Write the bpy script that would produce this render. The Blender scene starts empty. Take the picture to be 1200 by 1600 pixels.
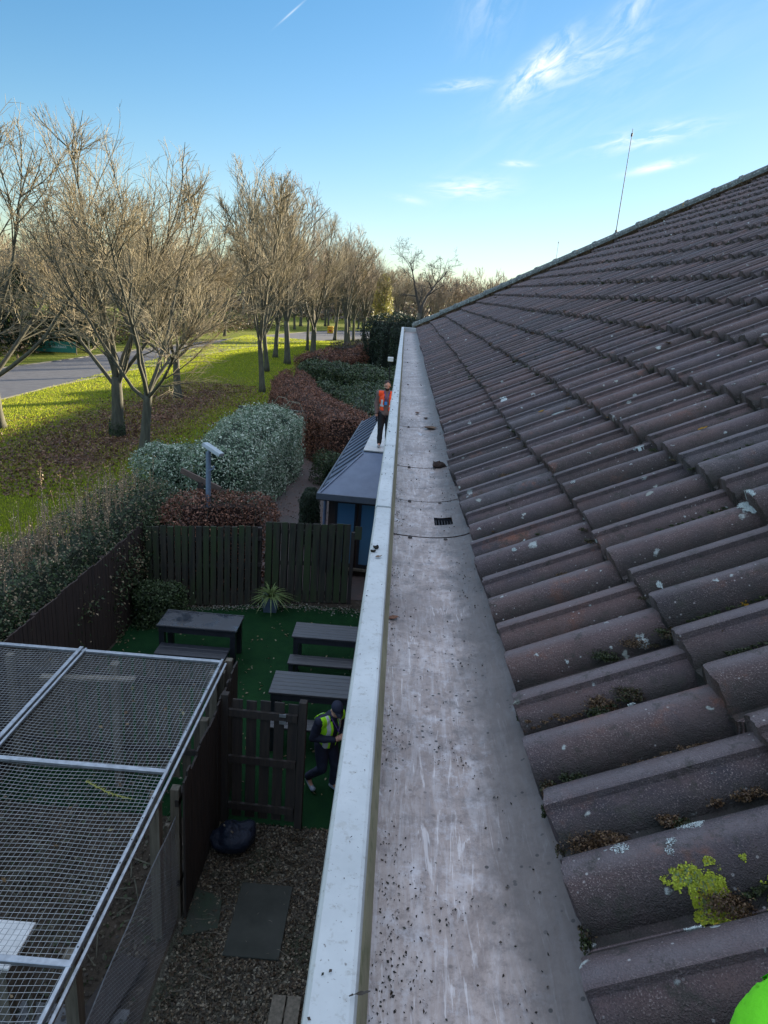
import bpy, math, random
import numpy as np
from mathutils import Vector, Matrix, noise as mnoise
random.seed(7); np.random.seed(7)
R = math.radians
S = bpy.context.scene
COL = S.collection

# ------------------------------------------------------------ camera
CAMZ, FPX = 6.8, 1089.0
PITCH, YAW, ROLL = R(17.56), R(-0.42), R(4.51)
_fw = Vector((math.sin(YAW)*math.cos(PITCH), math.cos(YAW)*math.cos(PITCH), -math.sin(PITCH)))
_rt = Vector((math.cos(YAW), -math.sin(YAW), 0)); _up = _rt.cross(_fw)
CR = _rt*math.cos(ROLL)+_up*math.sin(ROLL); CU = -_rt*math.sin(ROLL)+_up*math.cos(ROLL); CF = _fw
CAMP = Vector((0, 0, CAMZ))
cam = bpy.data.objects.new('camera', bpy.data.cameras.new('camera')); COL.objects.link(cam)
M4 = Matrix(((CR.x, CU.x, -CF.x, 0), (CR.y, CU.y, -CF.y, 0), (CR.z, CU.z, -CF.z, CAMZ), (0, 0, 0, 1)))
cam.matrix_world = M4
cam.data.sensor_fit = 'VERTICAL'; cam.data.sensor_height = 32.0; cam.data.lens = 32.0*FPX/1600.0
cam.data.clip_start = 0.02; cam.data.clip_end = 3000
S.camera = cam
S.render.resolution_x = 768; S.render.resolution_y = 1024

def ray(px, py): return CR*((px-600)/FPX)+CU*((800-py)/FPX)+CF
def gp(px, py, z=0.0):          # where the sight line through a photo point meets the level z
    d = ray(px, py); k = (z-CAMZ)/d.z; p = d*k; return Vector((p.x, p.y, z))
def yp(px, py, Y):
    d = ray(px, py); k = Y/d.y; return CAMP+d*k

# ------------------------------------------------------------ sun, sky, exposure
SUN_AZ, SUN_EL = R(42.0), R(11.5)
sd = Vector((math.sin(SUN_AZ)*math.cos(SUN_EL), math.cos(SUN_AZ)*math.cos(SUN_EL), math.sin(SUN_EL)))
sun = bpy.data.objects.new('sun', bpy.data.lights.new('sun', 'SUN')); COL.objects.link(sun)
sun.data.energy = 5.0; sun.data.angle = R(0.5); sun.data.color = (1.0, 0.86, 0.62)
sun.rotation_euler = sd.to_track_quat('Z', 'Y').to_euler(); sun.location = (20, 20, 40)
W = bpy.data.worlds.new('World'); S.world = W; W.use_nodes = True
wn = W.node_tree.nodes; wl = W.node_tree.links; wn.clear()
wo = wn.new('ShaderNodeOutputWorld'); bg = wn.new('ShaderNodeBackground'); bg.inputs[1].default_value = 0.10
sky = wn.new('ShaderNodeTexSky'); sky.sky_type = 'NISHITA'; sky.sun_disc = False
sky.sun_elevation = SUN_EL; sky.sun_rotation = SUN_AZ; sky.altitude = 0; sky.air_density = 1.0; sky.dust_density = 0.1; sky.ozone_density = 2.2
def wvec(op, a, b):
    n = wn.new('ShaderNodeVectorMath'); n.operation = op
    for i, v in enumerate((a, b)):
        if isinstance(v, tuple): n.inputs[i].default_value = v
        else: wl.new(v, n.inputs[i])
    return n.outputs[0]
comp = wvec('DIVIDE', sky.outputs[0], wvec('ADD', wvec('MULTIPLY', sky.outputs[0], (.24, .20, .155)), (1., 1., 1.)))   # soft shoulder: a phone's exposure of the bright side
comp = wvec('MULTIPLY', comp, (.30, .30, .30))
pw_ = wn.new('ShaderNodeSeparateXYZ'); wl.new(comp, pw_.inputs[0]); pc_ = wn.new('ShaderNodeCombineXYZ')
for i_ in range(3):
    q_ = wn.new('ShaderNodeMath'); q_.operation = 'POWER'; wl.new(pw_.outputs[i_], q_.inputs[0]); q_.inputs[1].default_value = 1.42; wl.new(q_.outputs[0], pc_.inputs[i_])
comp = wvec('MULTIPLY', pc_.outputs[0], (3.5, 3.45, 3.3))
hs = wn.new('ShaderNodeHueSaturation'); hs.inputs['Saturation'].default_value = 1.18
wl.new(comp, hs.inputs['Color'])
tc = wn.new('ShaderNodeTexCoord')
def wmath(op, a, b=None):
    n = wn.new('ShaderNodeMath'); n.operation = op
    for i, v in enumerate((a, b)):
        if v is None: continue
        if isinstance(v, (int, float)): n.inputs[i].default_value = v
        else: wl.new(v, n.inputs[i])
    return n.outputs[0]
def wdot(v):
    n = wn.new('ShaderNodeVectorMath'); n.operation = 'DOT_PRODUCT'
    wl.new(tc.outputs['Generated'], n.inputs[0]); n.inputs[1].default_value = v; return n.outputs['Value']
def cloud(px, py, ang, a, b, strength, nsc=9.0, stretch=5.0, thr=0.42, seed=0.0):
    # a wisp around one direction of the sky: ang tilt, a/b half extents in radians
    c = ray(px, py).normalized(); e1 = Vector((c.y, -c.x, 0)).normalized(); e2 = e1.cross(c)
    if e2.z < 0: e2 = -e2
    t = R(ang); u = e1*math.cos(t)+e2*math.sin(t); v = -e1*math.sin(t)+e2*math.cos(t)
    U, V, Cc = wdot(u), wdot(v), wdot(c)
    g = wmath('ADD', wmath('POWER', wmath('ABSOLUTE', wmath('DIVIDE', U, a)), 2), wmath('POWER', wmath('ABSOLUTE', wmath('DIVIDE', V, b)), 2))
    m = wmath('MULTIPLY', wmath('EXPONENT', wmath('MULTIPLY', g, -1)), wmath('GREATER_THAN', Cc, 0.5))
    if nsc:
        cb = wn.new('ShaderNodeCombineXYZ'); wl.new(wmath('MULTIPLY', U, nsc), cb.inputs[0]); wl.new(wmath('MULTIPLY', V, nsc*stretch), cb.inputs[1]); cb.inputs[2].default_value = seed
        nz = wn.new('ShaderNodeTexNoise'); nz.inputs['Scale'].default_value = 1; nz.inputs['Detail'].default_value = 6; nz.inputs['Roughness'].default_value = 0.6; nz.inputs['Distortion'].default_value = 0.6
        wl.new(cb.outputs[0], nz.inputs['Vector'])
        mr = wn.new('ShaderNodeMapRange'); mr.inputs[1].default_value = thr; mr.inputs[2].default_value = thr+0.26; wl.new(nz.outputs['Fac'], mr.inputs[0])
        m = wmath('MULTIPLY', m, mr.outputs[0])
    return wmath('MULTIPLY', m, strength)
cl = [cloud(842, 108, 42, .042, .013, 1.15, 34, 2.2, .36, 1), cloud(900, 100, 22, .075, .018, .55, 26, 3, .42, 2), cloud(725, 133, 8, .030, .005, .6, 30, 4, .36, 3),
      cloud(990, 15, 50, .035, .014, .55, 22, 2.5, .40, 4), cloud(1010, 215, 12, .060, .010, .8, 22, 4, .40, 5), cloud(1028, 260, 14, .030, .0045, 1.0, 26, 4, .30, 6),
      cloud(735, 293, 4, .042, .010, .85, 26, 5, .36, 7), cloud(808, 256, 0, .018, .003, .6, 30, 4, .30, 8), cloud(640, 312, -6, .02, .004, .35, 30, 4, .3, 9),
      cloud(930, 150, 30, .2, .05, .10, 12, 4, .40, 10), cloud(760, 10, 70, .04, .03, .2, 20, 3, .4, 11), cloud(455, 20, 41, .016, .0009, .4, 0)]
# bright fill added across the overhead sky, out of view, to lift shaded surfaces
up_ = wdot((0, 0, 1)); vn = wn.new('ShaderNodeTexNoise'); vn.inputs['Scale'].default_value = 2.2; vn.inputs['Detail'].default_value = 5; wl.new(tc.outputs['Generated'], vn.inputs['Vector'])
vr = wn.new('ShaderNodeMapRange'); vr.interpolation_type = 'SMOOTHSTEP'; vr.inputs[1].default_value = .36; vr.inputs[2].default_value = .66; wl.new(up_, vr.inputs[0])
vq = wn.new('ShaderNodeMapRange'); vq.inputs[1].default_value = .25; vq.inputs[2].default_value = .6; vq.inputs[3].default_value = .55; vq.inputs[4].default_value = .95; wl.new(vn.outputs['Fac'], vq.inputs[0])
sky_fill = wmath('MULTIPLY', vr.outputs[0], vq.outputs[0])
vm = wn.new('ShaderNodeMix'); vm.data_type = 'RGBA'; wl.new(sky_fill, vm.inputs[0]); wl.new(hs.outputs[0], vm.inputs[6]); vm.inputs[7].default_value = (2.95, 3.5, 4.45, 1)
tot = cl[0]
for c in cl[1:]: tot = wmath('ADD', tot, c)
tot = wmath('MINIMUM', tot, 1.0)
mx = wn.new('ShaderNodeMix'); mx.data_type = 'RGBA'
wl.new(tot, mx.inputs[0]); wl.new(vm.outputs[2], mx.inputs[6]); mx.inputs[7].default_value = (2.9, 3.1, 3.25, 1)
wl.new(mx.outputs[2], bg.inputs[0]); wl.new(bg.outputs[0], wo.inputs[0])
S.view_settings.view_transform = 'Standard'; S.view_settings.look = 'None'; S.view_settings.exposure = 1.98; S.view_settings.gamma = 1

# ------------------------------------------------------------ material helpers
class NT:
    def __init__(s, name):
        s.m = bpy.data.materials.new(name); s.m.use_nodes = True; s.n = s.m.node_tree.nodes; s.l = s.m.node_tree.links
        s.b = s.n['Principled BSDF']; s.tc = s.n.new('ShaderNodeTexCoord')
    def inp(s, sock, v):
        if isinstance(v, (int, float)): sock.default_value = v
        elif isinstance(v, (tuple, list)): sock.default_value = tuple(v)+((1,) if len(v) == 3 and len(sock.default_value) == 4 else ())
        else: s.l.new(v, sock)
    def map(s, scale=(1, 1, 1), rot=(0, 0, 0), src='Object'):
        n = s.n.new('ShaderNodeMapping'); n.inputs['Scale'].default_value = scale; n.inputs['Rotation'].default_value = rot; s.l.new(s.tc.outputs[src], n.inputs[0]); return n.outputs[0]
    def noise(s, scale, vec=None, detail=4, rough=.6, dist=0, out='Fac'):
        n = s.n.new('ShaderNodeTexNoise'); n.inputs['Scale'].default_value = scale; n.inputs['Detail'].default_value = detail; n.inputs['Roughness'].default_value = rough; n.inputs['Distortion'].default_value = dist
        s.l.new(vec if vec is not None else s.tc.outputs['Object'], n.inputs['Vector']); return n.outputs[out]
    def voro(s, scale, vec=None, out='Distance', feat='F1', rand=1):
        n = s.n.new('ShaderNodeTexVoronoi'); n.feature = feat; n.inputs['Scale'].default_value = scale; n.inputs['Randomness'].default_value = rand
        s.l.new(vec if vec is not None else s.tc.outputs['Object'], n.inputs['Vector']); return n.outputs[out]
    def ramp(s, v, a, b, lo=0., hi=1.):
        n = s.n.new('ShaderNodeMapRange'); n.inputs[1].default_value = a; n.inputs[2].default_value = b; n.inputs[3].default_value = lo; n.inputs[4].default_value = hi; s.l.new(v, n.inputs[0]); return n.outputs[0]
    def mix(s, f, a, b):
        n = s.n.new('ShaderNodeMix'); n.data_type = 'RGBA'; s.inp(n.inputs[0], f); s.inp(n.inputs[6], a); s.inp(n.inputs[7], b); return n.outputs[2]
    def math(s, op, a, b=0.0):
        n = s.n.new('ShaderNodeMath'); n.operation = op; s.inp(n.inputs[0], a); s.inp(n.inputs[1], b); return n.outputs[0]
    def attr(s, name='Col'):
        n = s.n.new('ShaderNodeAttribute'); n.attribute_name = name; return n.outputs['Color']
    def mulc(s, a, b, f=1.0):
        n = s.n.new('ShaderNodeMix'); n.data_type = 'RGBA'; n.blend_type = 'MULTIPLY'; s.inp(n.inputs[0], f); s.inp(n.inputs[6], a); s.inp(n.inputs[7], b); return n.outputs[2]
    def bump(s, h, strength=.4, dist=.01):
        n = s.n.new('ShaderNodeBump'); n.inputs['Strength'].default_value = strength; n.inputs['Distance'].default_value = dist; s.l.new(h, n.inputs['Height']); s.l.new(n.outputs[0], s.b.inputs['Normal'])
    def fin(s, col, rough=.8, metal=0., spec=.5):
        s.inp(s.b.inputs['Base Color'], col); s.inp(s.b.inputs['Roughness'], rough); s.inp(s.b.inputs['Metallic'], metal); s.inp(s.b.inputs['Specular IOR Level'], spec); return s.m
def simple(name, c1, c2=None, scale=8, rough=.8, metal=0., bump=.3, dist=.005, stretch=(1, 1, 1), spec=.4, lo=.35, hi=.65):
    t = NT(name); v = t.map(stretch); n = t.noise(scale, v, 5)
    c2 = c2 or tuple(x*.7 for x in c1)
    c = t.mix(t.ramp(n, lo, hi), c1, c2)
    if bump: t.bump(t.noise(scale*4, v, 5), bump, dist)
    return t.fin(c, rough, metal, spec)
def leafmat(name, rough=.5, spec=.4, trans=0.25):
    t = NT(name); col = t.attr('Col')
    t.fin(col, rough, 0, spec)
    tr = t.n.new('ShaderNodeBsdfTranslucent'); t.l.new(col, tr.inputs[0]); ms = t.n.new('ShaderNodeMixShader'); ms.inputs[0].default_value = trans
    t.l.new(t.b.outputs[0], ms.inputs[1]); t.l.new(tr.outputs[0], ms.inputs[2]); t.l.new(ms.outputs[0], t.n['Material Output'].inputs[0]); return t.m

M = {}
M['leaf'] = leafmat('leaf'); M['gloss_leaf'] = leafmat('gloss_leaf', .35, .5, .15)
M['bark'] = simple('bark', (.115, .11, .08), (.06, .058, .043), 3, .9, bump=.6, dist=.02, stretch=(3, 3, .6))
M['twig'] = simple('twig', (.35, .29, .175), (.20, .165, .11), 1.2, .8, bump=0)
M['twig_far'] = simple('twig_far', (.34, .27, .19), (.22, .175, .13), .3, .85, bump=0)
M['dark_wood'] = simple('dark_wood', (.045, .036, .030), (.022, .02, .02), 5, .8, bump=.5, dist=.003, stretch=(6, 6, .5))
M['brown_wood'] = simple('brown_wood', (.055, .035, .028), (.028, .02, .018), 5, .8, bump=.5, dist=.003, stretch=(6, 6, .5))
t = NT('green_wood'); v = t.map((7, 7, .6)); c = t.mix(t.ramp(t.noise(3, v), .35, .65), (.05, .045, .032), (.02, .022, .018)); c = t.mix(t.ramp(t.noise(1.3, t.map((2.2, 2.2, .5))), .45, .62), c, (.035, .055, .02)); t.bump(t.noise(12, v), .5, .004); M['green_wood'] = t.fin(c, .85)
M['grey_wood'] = simple('grey_wood', (.18, .155, .12), (.09, .08, .06), 5, .8, bump=.5, dist=.003, stretch=(6, 6, .5))
M['pen_wood'] = simple('pen_wood', (.12, .095, .07), (.05, .045, .035), 5, .8, bump=.5, dist=.003, stretch=(6, 6, .5))
M['galv'] = simple('galv', (.40, .43, .46), (.27, .29, .31), 14, .42, metal=.75, bump=.1, dist=.001)
M['wire'] = simple('wire', (.38, .39, .385), (.26, .27, .27), 8, .45, metal=.35, bump=0)
M['net'] = simple('net', (.34, .36, .38), (.25, .26, .28), 8, .5, metal=.3, bump=0)
M['plastic'] = simple('plastic', (.024, .028, .036), (.015, .018, .025), 9, .38, bump=.3, dist=.002, spec=.5)
M['slate_paint'] = simple('slate_paint', (.10, .135, .20), (.08, .11, .17), 4, .42, bump=.1, dist=.002, spec=.45)
M['soil'] = simple('soil', (.065, .05, .036), (.035, .028, .02), 3, .95, bump=.8, dist=.04)
M['white'] = simple('white', (.75, .75, .73), (.6, .6, .58), 6, .6, bump=.1)
M['tape'] = simple('tape', (.62, .66, .70), (.55, .6, .63), 6, .45, bump=.1)
M['skin'] = simple('skin', (.50, .29, .21), (.42, .23, .17), 20, .55, bump=0)
M['black'] = simple('black', (.016, .017, .022), (.01, .011, .015), 12, .7, bump=.3, dist=.003)
M['navy'] = simple('navy', (.018, .024, .05), (.012, .016, .034), 12, .8, bump=.4, dist=.004)
M['hair'] = simple('hair', (.03, .02, .015), (.015, .01, .008), 40, .7, bump=.5, dist=.003)
M['taupe'] = simple('taupe', (.17, .125, .115), (.13, .095, .09), 14, .85, bump=.4, dist=.004)
M['orange'] = simple('orange', (.95, .10, .025), (.85, .08, .02), 14, .7, bump=.3, dist=.003)
M['lime'] = simple('lime', (.42, .95, .02), (.36, .85, .02), 14, .65, bump=.3, dist=.003)
M['blue'] = simple('blue', (.05, .30, .75), None, 14, .5, bump=0)
M['purple'] = simple('purple', (.16, .08, .35), None, 14, .6, bump=0)
M['rubber'] = simple('rubber', (.3, .3, .32), (.2, .2, .2), 20, .7, bump=0)

# ------------------------------------------------------------ mesh helpers
class MB:
    def __init__(s): s.v = []; s.f = []
    def add(s, vs, fs):
        o = len(s.v); s.v += [tuple(x) for x in vs]; s.f += [tuple(i+o for i in f) for f in fs]
    def box(s, x0, x1, y0, y1, z0, z1, mat=None, bev=0):
        if bev:
            b = bev; vs = []
            for z, q in ((z0, b), (z0+b, 0), (z1-b, 0), (z1, b)):
                for (x, y) in ((x0+q+0, y0+q), (x1-q, y0+q), (x1-q, y1-q), (x0+q, y1-q)): vs.append((x, y, z))
            fs = [(3, 2, 1, 0), (12, 13, 14, 15)]
            for k in range(3):
                for i in range(4): j = (i+1) % 4; fs.append((k*4+i, k*4+j, k*4+4+j, k*4+4+i))
        else:
            vs = [(x0, y0, z0), (x1, y0, z0), (x1, y1, z0), (x0, y1, z0), (x0, y0, z1), (x1, y0, z1), (x1, y1, z1), (x0, y1, z1)]
            fs = [(3, 2, 1, 0), (4, 5, 6, 7), (0, 1, 5, 4), (1, 2, 6, 5), (2, 3, 7, 6), (3, 0, 4, 7)]
        if mat is not None: vs = [mat @ Vector(q) for q in vs]
        s.add(vs, fs); return s
    def beam(s, a, b, w, h, up=(0, 0, 1)):
        a = Vector(a); b = Vector(b); d = (b-a); L = d.length; d.normalize(); u = Vector(up); sx = d.cross(u)
        if sx.length < 1e-4: sx = d.cross(Vector((1, 0, 0)))
        sx.normalize(); uz = sx.cross(d)
        m = Matrix((( sx.x, d.x, uz.x, a.x), (sx.y, d.y, uz.y, a.y), (sx.z, d.z, uz.z, a.z), (0, 0, 0, 1)))
        return s.box(-w/2, w/2, 0, L, -h/2, h/2, m, bev=min(w, h)*.12)
    def tube(s, pts, rad, n=8, cap=True):
        pts = [Vector(p) for p in pts]
        if not isinstance(rad, (list, tuple)): rad = [rad]*len(pts)
        o = len(s.v); prev = None
        for i, p in enumerate(pts):
            d = (pts[min(i+1, len(pts)-1)]-pts[max(i-1, 0)])
            if d.length < 1e-9: d = Vector((0, 0, 1))
            d.normalize()
            if prev is None:
                a = d.cross(Vector((0.31, 0.2, 0.93)));
                if a.length < .05: a = d.cross(Vector((1, 0, 0)))
            else: a = prev-d*prev.dot(d)
            a.normalize(); prev = a; b = d.cross(a)
            for k in range(n):
                t = 2*math.pi*k/n; q = p+(a*math.cos(t)+b*math.sin(t))*rad[i]; s.v.append((q.x, q.y, q.z))
        for i in range(len(pts)-1):
            for k in range(n):
                k2 = (k+1) % n; s.f.append((o+i*n+k, o+i*n+k2, o+(i+1)*n+k2, o+(i+1)*n+k))
        if cap:
            s.f.append(tuple(o+k for k in range(n))[::-1]); s.f.append(tuple(o+(len(pts)-1)*n+k for k in range(n)))
        return s
    def ball(s, c, r, nu=14, nv=9, rot=None):
        c = Vector(c); r = (r, r, r) if isinstance(r, (int, float)) else r; o = len(s.v)
        for j in range(nv+1):
            ph = math.pi*j/nv
            for i in range(nu):
                th = 2*math.pi*i/nu; q = Vector((r[0]*math.sin(ph)*math.cos(th), r[1]*math.sin(ph)*math.sin(th), r[2]*math.cos(ph)))
                if rot: q = rot @ q
                q += c; s.v.append((q.x, q.y, q.z))
        for j in range(nv):
            for i in range(nu):
                i2 = (i+1) % nu; s.f.append((o+j*nu+i, o+(j+1)*nu+i, o+(j+1)*nu+i2, o+j*nu+i2))
        return s
    def cap(s, a, b, ra, rb, n=12):
        a = Vector(a); b = Vector(b); s.tube([a, b], [ra, rb], n); s.ball(a, ra, n, 8); s.ball(b, rb, n, 8); return s
    def mesh(s, name, m, smooth=False):
        me = bpy.data.meshes.new(name); me.from_pydata(s.v, [], s.f); me.update()
        if m: me.materials.append(m)
        if smooth: me.shade_smooth()
        return me
    def build(s, name, m, parent=None, smooth=False, loc=None):
        o = bpy.data.objects.new(name, s.mesh(name, m, smooth)); COL.objects.link(o)
        if parent: o.parent = parent
        if loc: o.location = loc
        return o
def npmesh(name, V, Q, m, col=None, smooth=False, k=4):
    V = np.asarray(V, dtype=np.float32); Q = np.asarray(Q, dtype=np.int32)
    me = bpy.data.meshes.new(name); me.vertices.add(len(V)); me.vertices.foreach_set('co', V.ravel())
    me.loops.add(Q.size); me.loops.foreach_set('vertex_index', Q.ravel()); me.polygons.add(len(Q))
    me.polygons.foreach_set('loop_start', np.arange(0, Q.size, k, dtype=np.int32)); me.update(calc_edges=True)
    if col is not None:
        a = me.color_attributes.new('Col', 'FLOAT_COLOR', 'POINT'); c = np.ones((len(V), 4), dtype=np.float32); c[:, :3] = col; a.data.foreach_set('color', c.ravel())
    if m: me.materials.append(m)
    if smooth: me.shade_smooth()
    return me
def link(name, me, parent=None, loc=None):
    o = bpy.data.objects.new(name, me); COL.objects.link(o)
    if parent: o.parent = parent
    if loc is not None: o.location = loc
    return o
def thing(name, label, cat, loc=(0, 0, 0), rz=0, group=None):
    o = bpy.data.objects.new(name, None); COL.objects.link(o); o.location = loc; o.rotation_euler = (0, 0, rz); o.empty_display_size = .2
    o['label'] = label; o['category'] = cat
    if group: o['group'] = group
    return o
def tag(o, label, cat, group=None, kind=None):
    o['label'] = label; o['category'] = cat
    if group: o['group'] = group
    if kind: o['kind'] = kind
    return o
def struct(o): o['kind'] = 'structure'; return o
def stuff(o, label, cat): return tag(o, label, cat, None, 'stuff')

def cards(P, size, cols, nrm=None, spread=1.0, aspect=.55, fold=True):
    """leaf-shaped quads at points P; size array; nrm preferred normals"""
    n = len(P); P = np.asarray(P, float); size = np.broadcast_to(size, (n,))[:, None]
    N = np.random.normal(size=(n, 3))*spread
    if nrm is not None: N += nrm
    N /= np.linalg.norm(N, axis=1)[:, None]+1e-9
    A = np.cross(N, np.random.normal(size=(n, 3))); A /= np.linalg.norm(A, axis=1)[:, None]+1e-9
    B = np.cross(N, A)
    L = A*size*.5; Wd = B*size*.5*aspect; C = N*size*.12*(1 if fold else 0)
    V = np.stack([P-L, P+Wd*1+C-L*.1, P+L, P-Wd+C-L*.1], 1).reshape(-1, 3)
    Q = np.arange(n*4).reshape(n, 4)
    c = np.repeat(cols, 4, axis=0) if cols is not None else None
    return V, Q, c
def pick(cols, n, w=None, jit=.2):
    cols = np.array(cols); i = np.random.choice(len(cols), n, p=w)
    return np.clip(cols[i]*(1+np.random.normal(0, jit, (n, 1))), .002, 1)
def lump(P, f=1.0, ph=0.0):
    x, y, z = P[:, 0]*f+ph, P[:, 1]*f+ph*1.7, P[:, 2]*f+ph*.6
    return (np.sin(2.1*x+1.3*np.sin(1.7*y))+np.sin(2.6*y+1.1*np.sin(2.3*z+x))+np.sin(3.1*z+1.5*np.sin(1.9*x)))/3

# ------------------------------------------------------------ ground
t = NT('lawn')
n1 = t.noise(.35, None, 5); n2 = t.noise(9, None, 6, .75); n3 = t.noise(60, None, 3, .7); n4 = t.noise(1.6, None, 5, .7)
c = t.mix(t.ramp(n2, .3, .7), (.14, .175, .012), (.08, .11, .010)); c = t.mix(t.ramp(n1, .4, .6), c, (.14, .15, .018))
c = t.mix(t.ramp(n3, .55, .75), c, (.20, .21, .04))
geo = t.tc.outputs['Object']; sx = t.n.new('ShaderNodeSeparateXYZ'); t.l.new(geo, sx.inputs[0])
# trampled, leaf-strewn earth under the row of trees
band = t.math('SUBTRACT', 1.0, t.math('ABSOLUTE', t.math('DIVIDE', t.math('ADD', sx.outputs[0], 12.4), 3.6)))
yb = t.math('MULTIPLY', t.ramp(sx.outputs[1], 22, 25), t.ramp(sx.outputs[1], 52, 42))
lf = t.math('MULTIPLY', t.ramp(t.math('ADD', band, t.math('MULTIPLY', t.math('SUBTRACT', n4, .5), 1.6)), .15, .65), yb)
lf = t.math('MULTIPLY', lf, t.ramp(n2, .25, .5, .45, .95))
c = t.mix(lf, c, t.mix(t.ramp(n3, .35, .65), (.16, .08, .05), (.085, .045, .03)))
t.bump(t.math('ADD', n3, t.math('MULTIPLY', n2, 1.5)), .9, .06); M['lawn'] = t.fin(c, .9, 0, .15)
g = MB()
nx = 40
for j in range(nx+1):
    for i in range(nx+1):
        g.v.append((-900+1800*i/nx, -300+1800*j/nx, 0.0))
for j in range(nx):
    for i in range(nx): a = j*(nx+1)+i; g.f.append((a, a+1, a+nx+2, a+nx+1))
struct(g.build('ground', M['lawn']))
def sheet(name, pts, z, m):
    b = MB(); b.add([(x, y, z) for x, y in pts], [tuple(range(len(pts)))]); return struct(b.build(name, m))
# road
t = NT('asphalt'); n = t.noise(2, None, 5); c = t.mix(t.ramp(n, .35, .65), (.085, .085, .095), (.06, .06, .07)); t.bump(t.noise(80), .4, .01); M['asphalt'] = t.fin(c, .75)
near = [(-24, -40), (-21.5, 10), (-20.4, 35), (-20.3, 40), (-19.7, 46), (-18.8, 55), (-17.3, 70), (-13.6, 86), (-4.6, 103), (12, 116), (40, 126), (160, 150)]
far = [(-33, -40), (-29.5, 10), (-27.6, 35), (-26.8, 43), (-25.4, 52), (-24.2, 62), (-21.5, 78), (-17.0, 98), (-9.5, 119), (8, 130), (38, 138), (160, 162)]
def smoothpath(p, k=5):
    out = []
    for i in range(len(p)-1):
        p0, p1, p2, p3 = [Vector(p[max(0, min(len(p)-1, i+d))]) for d in (-1, 0, 1, 2)]
        for s in range(k):
            u = s/k; out.append(0.5*((2*p1)+(-p0+p2)*u+(2*p0-5*p1+4*p2-p3)*u*u+(-p0+3*p1-3*p2+p3)*u**3))
    out.append(Vector(p[-1])); return out
na, fa = smoothpath(near), smoothpath(far)
b = MB()
for p, q in zip(na, fa): b.v += [(p.x, p.y, .02), (q.x, q.y, .02)]
b.f = [(2*i, 2*i+2, 2*i+3, 2*i+1) for i in range(len(na)-1)]
struct(b.build('road', M['asphalt']))
M['kerb'] = simple('kerb', (.13, .125, .11), (.09, .09, .08), 3, .85)
for path, sgn in ((na, 1), (fa, -1)):
    b = MB()
    for i, p in enumerate(path):
        d = (path[min(i+1, len(path)-1)]-path[max(i-1, 0)]).normalized(); nn = Vector((d.y, -d.x))*sgn
        for off, z in ((0, 0.0), (0, .07), (.12, .07), (.12, 0.0)): b.v.append((p.x+nn.x*off, p.y+nn.y*off, z))
    for i in range(len(path)-1):
        for k in range(3): b.f.append((4*i+k, 4*i+k+1, 4*i+5+k, 4*i+4+k))
    struct(b.build('kerb', M['kerb']))
# yard surfaces
t = NT('artificial_turf'); c = t.mix(t.ramp(t.noise(4, None, 5), .35, .65), (.006, .032, .012), (.010, .045, .014)); c = t.mix(t.ramp(t.noise(140), .5, .7), c, (.014, .06, .02)); t.bump(t.noise(160), .8, .02); M['turf'] = t.fin(c, .9, 0, .1)
sheet('artificial_turf', [(-5.0, 7.5), (-.02, 7.42), (-.02, 14.15), (-2.6, 14.1), (-3.4, 13.7), (-5.0, 13.4)], .012, M['turf'])
sheet('soil_bed', [(-9, -4), (-.02, -4), (-.02, 20), (-3.6, 20), (-9.5, 20)], .004, M['soil'])
t = NT('wood_chips'); v1 = t.voro(38, None, 'Color'); v2 = t.voro(38); s_ = t.n.new('ShaderNodeSeparateColor'); t.l.new(v1, s_.inputs[0])
c = t.mix(s_.outputs[0], (.09, .08, .06), (.03, .028, .02)); c = t.mix(t.ramp(s_.outputs[1], .85, .95), c, (.28, .26, .2)); c = t.mix(t.ramp(t.noise(1.2), .5, .62), c, (.04, .045, .025)); t.bump(v2, 1, .02); M['chips'] = t.fin(c, .9)
sheet('gravel', [(-1.95, 2.0), (-.02, 2.0), (-.02, 7.42), (-1.95, 7.48)], .012, M['chips'])
# brick path beyond the fence
t = NT('brick_path'); bt = t.n.new('ShaderNodeTexBrick'); bt.inputs['Scale'].default_value = 4.6; bt.inputs['Color1'].default_value = (.12, .075, .066, 1); bt.inputs['Color2'].default_value = (.085, .06, .055, 1); bt.inputs['Mortar'].default_value = (.09, .08, .075, 1)
t.l.new(t.tc.outputs['Object'], bt.inputs['Vector']); c = t.mix(t.ramp(t.noise(.9, None, 5), .4, .65), bt.outputs[0], (.075, .065, .062)); t.bump(bt.outputs[1], -.4, .01); M['brickpath'] = t.fin(c, .85)
sheet('path', [(-4.0, 14.6), (-.3, 14.6), (-.6, 17), (-1.0, 20), (-1.3, 33), (-4.2, 33), (-4.0, 24)], .016, M['brickpath'])
M['slab'] = simple('slab', (.16, .165, .17), (.11, .115, .12), 3, .8)
sheet('pavement', [tuple(gp(470, 600)[:2]), tuple(gp(530, 597)[:2]), tuple(gp(560, 615)[:2]), tuple(gp(500, 628)[:2])], .02, M['slab'])

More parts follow.
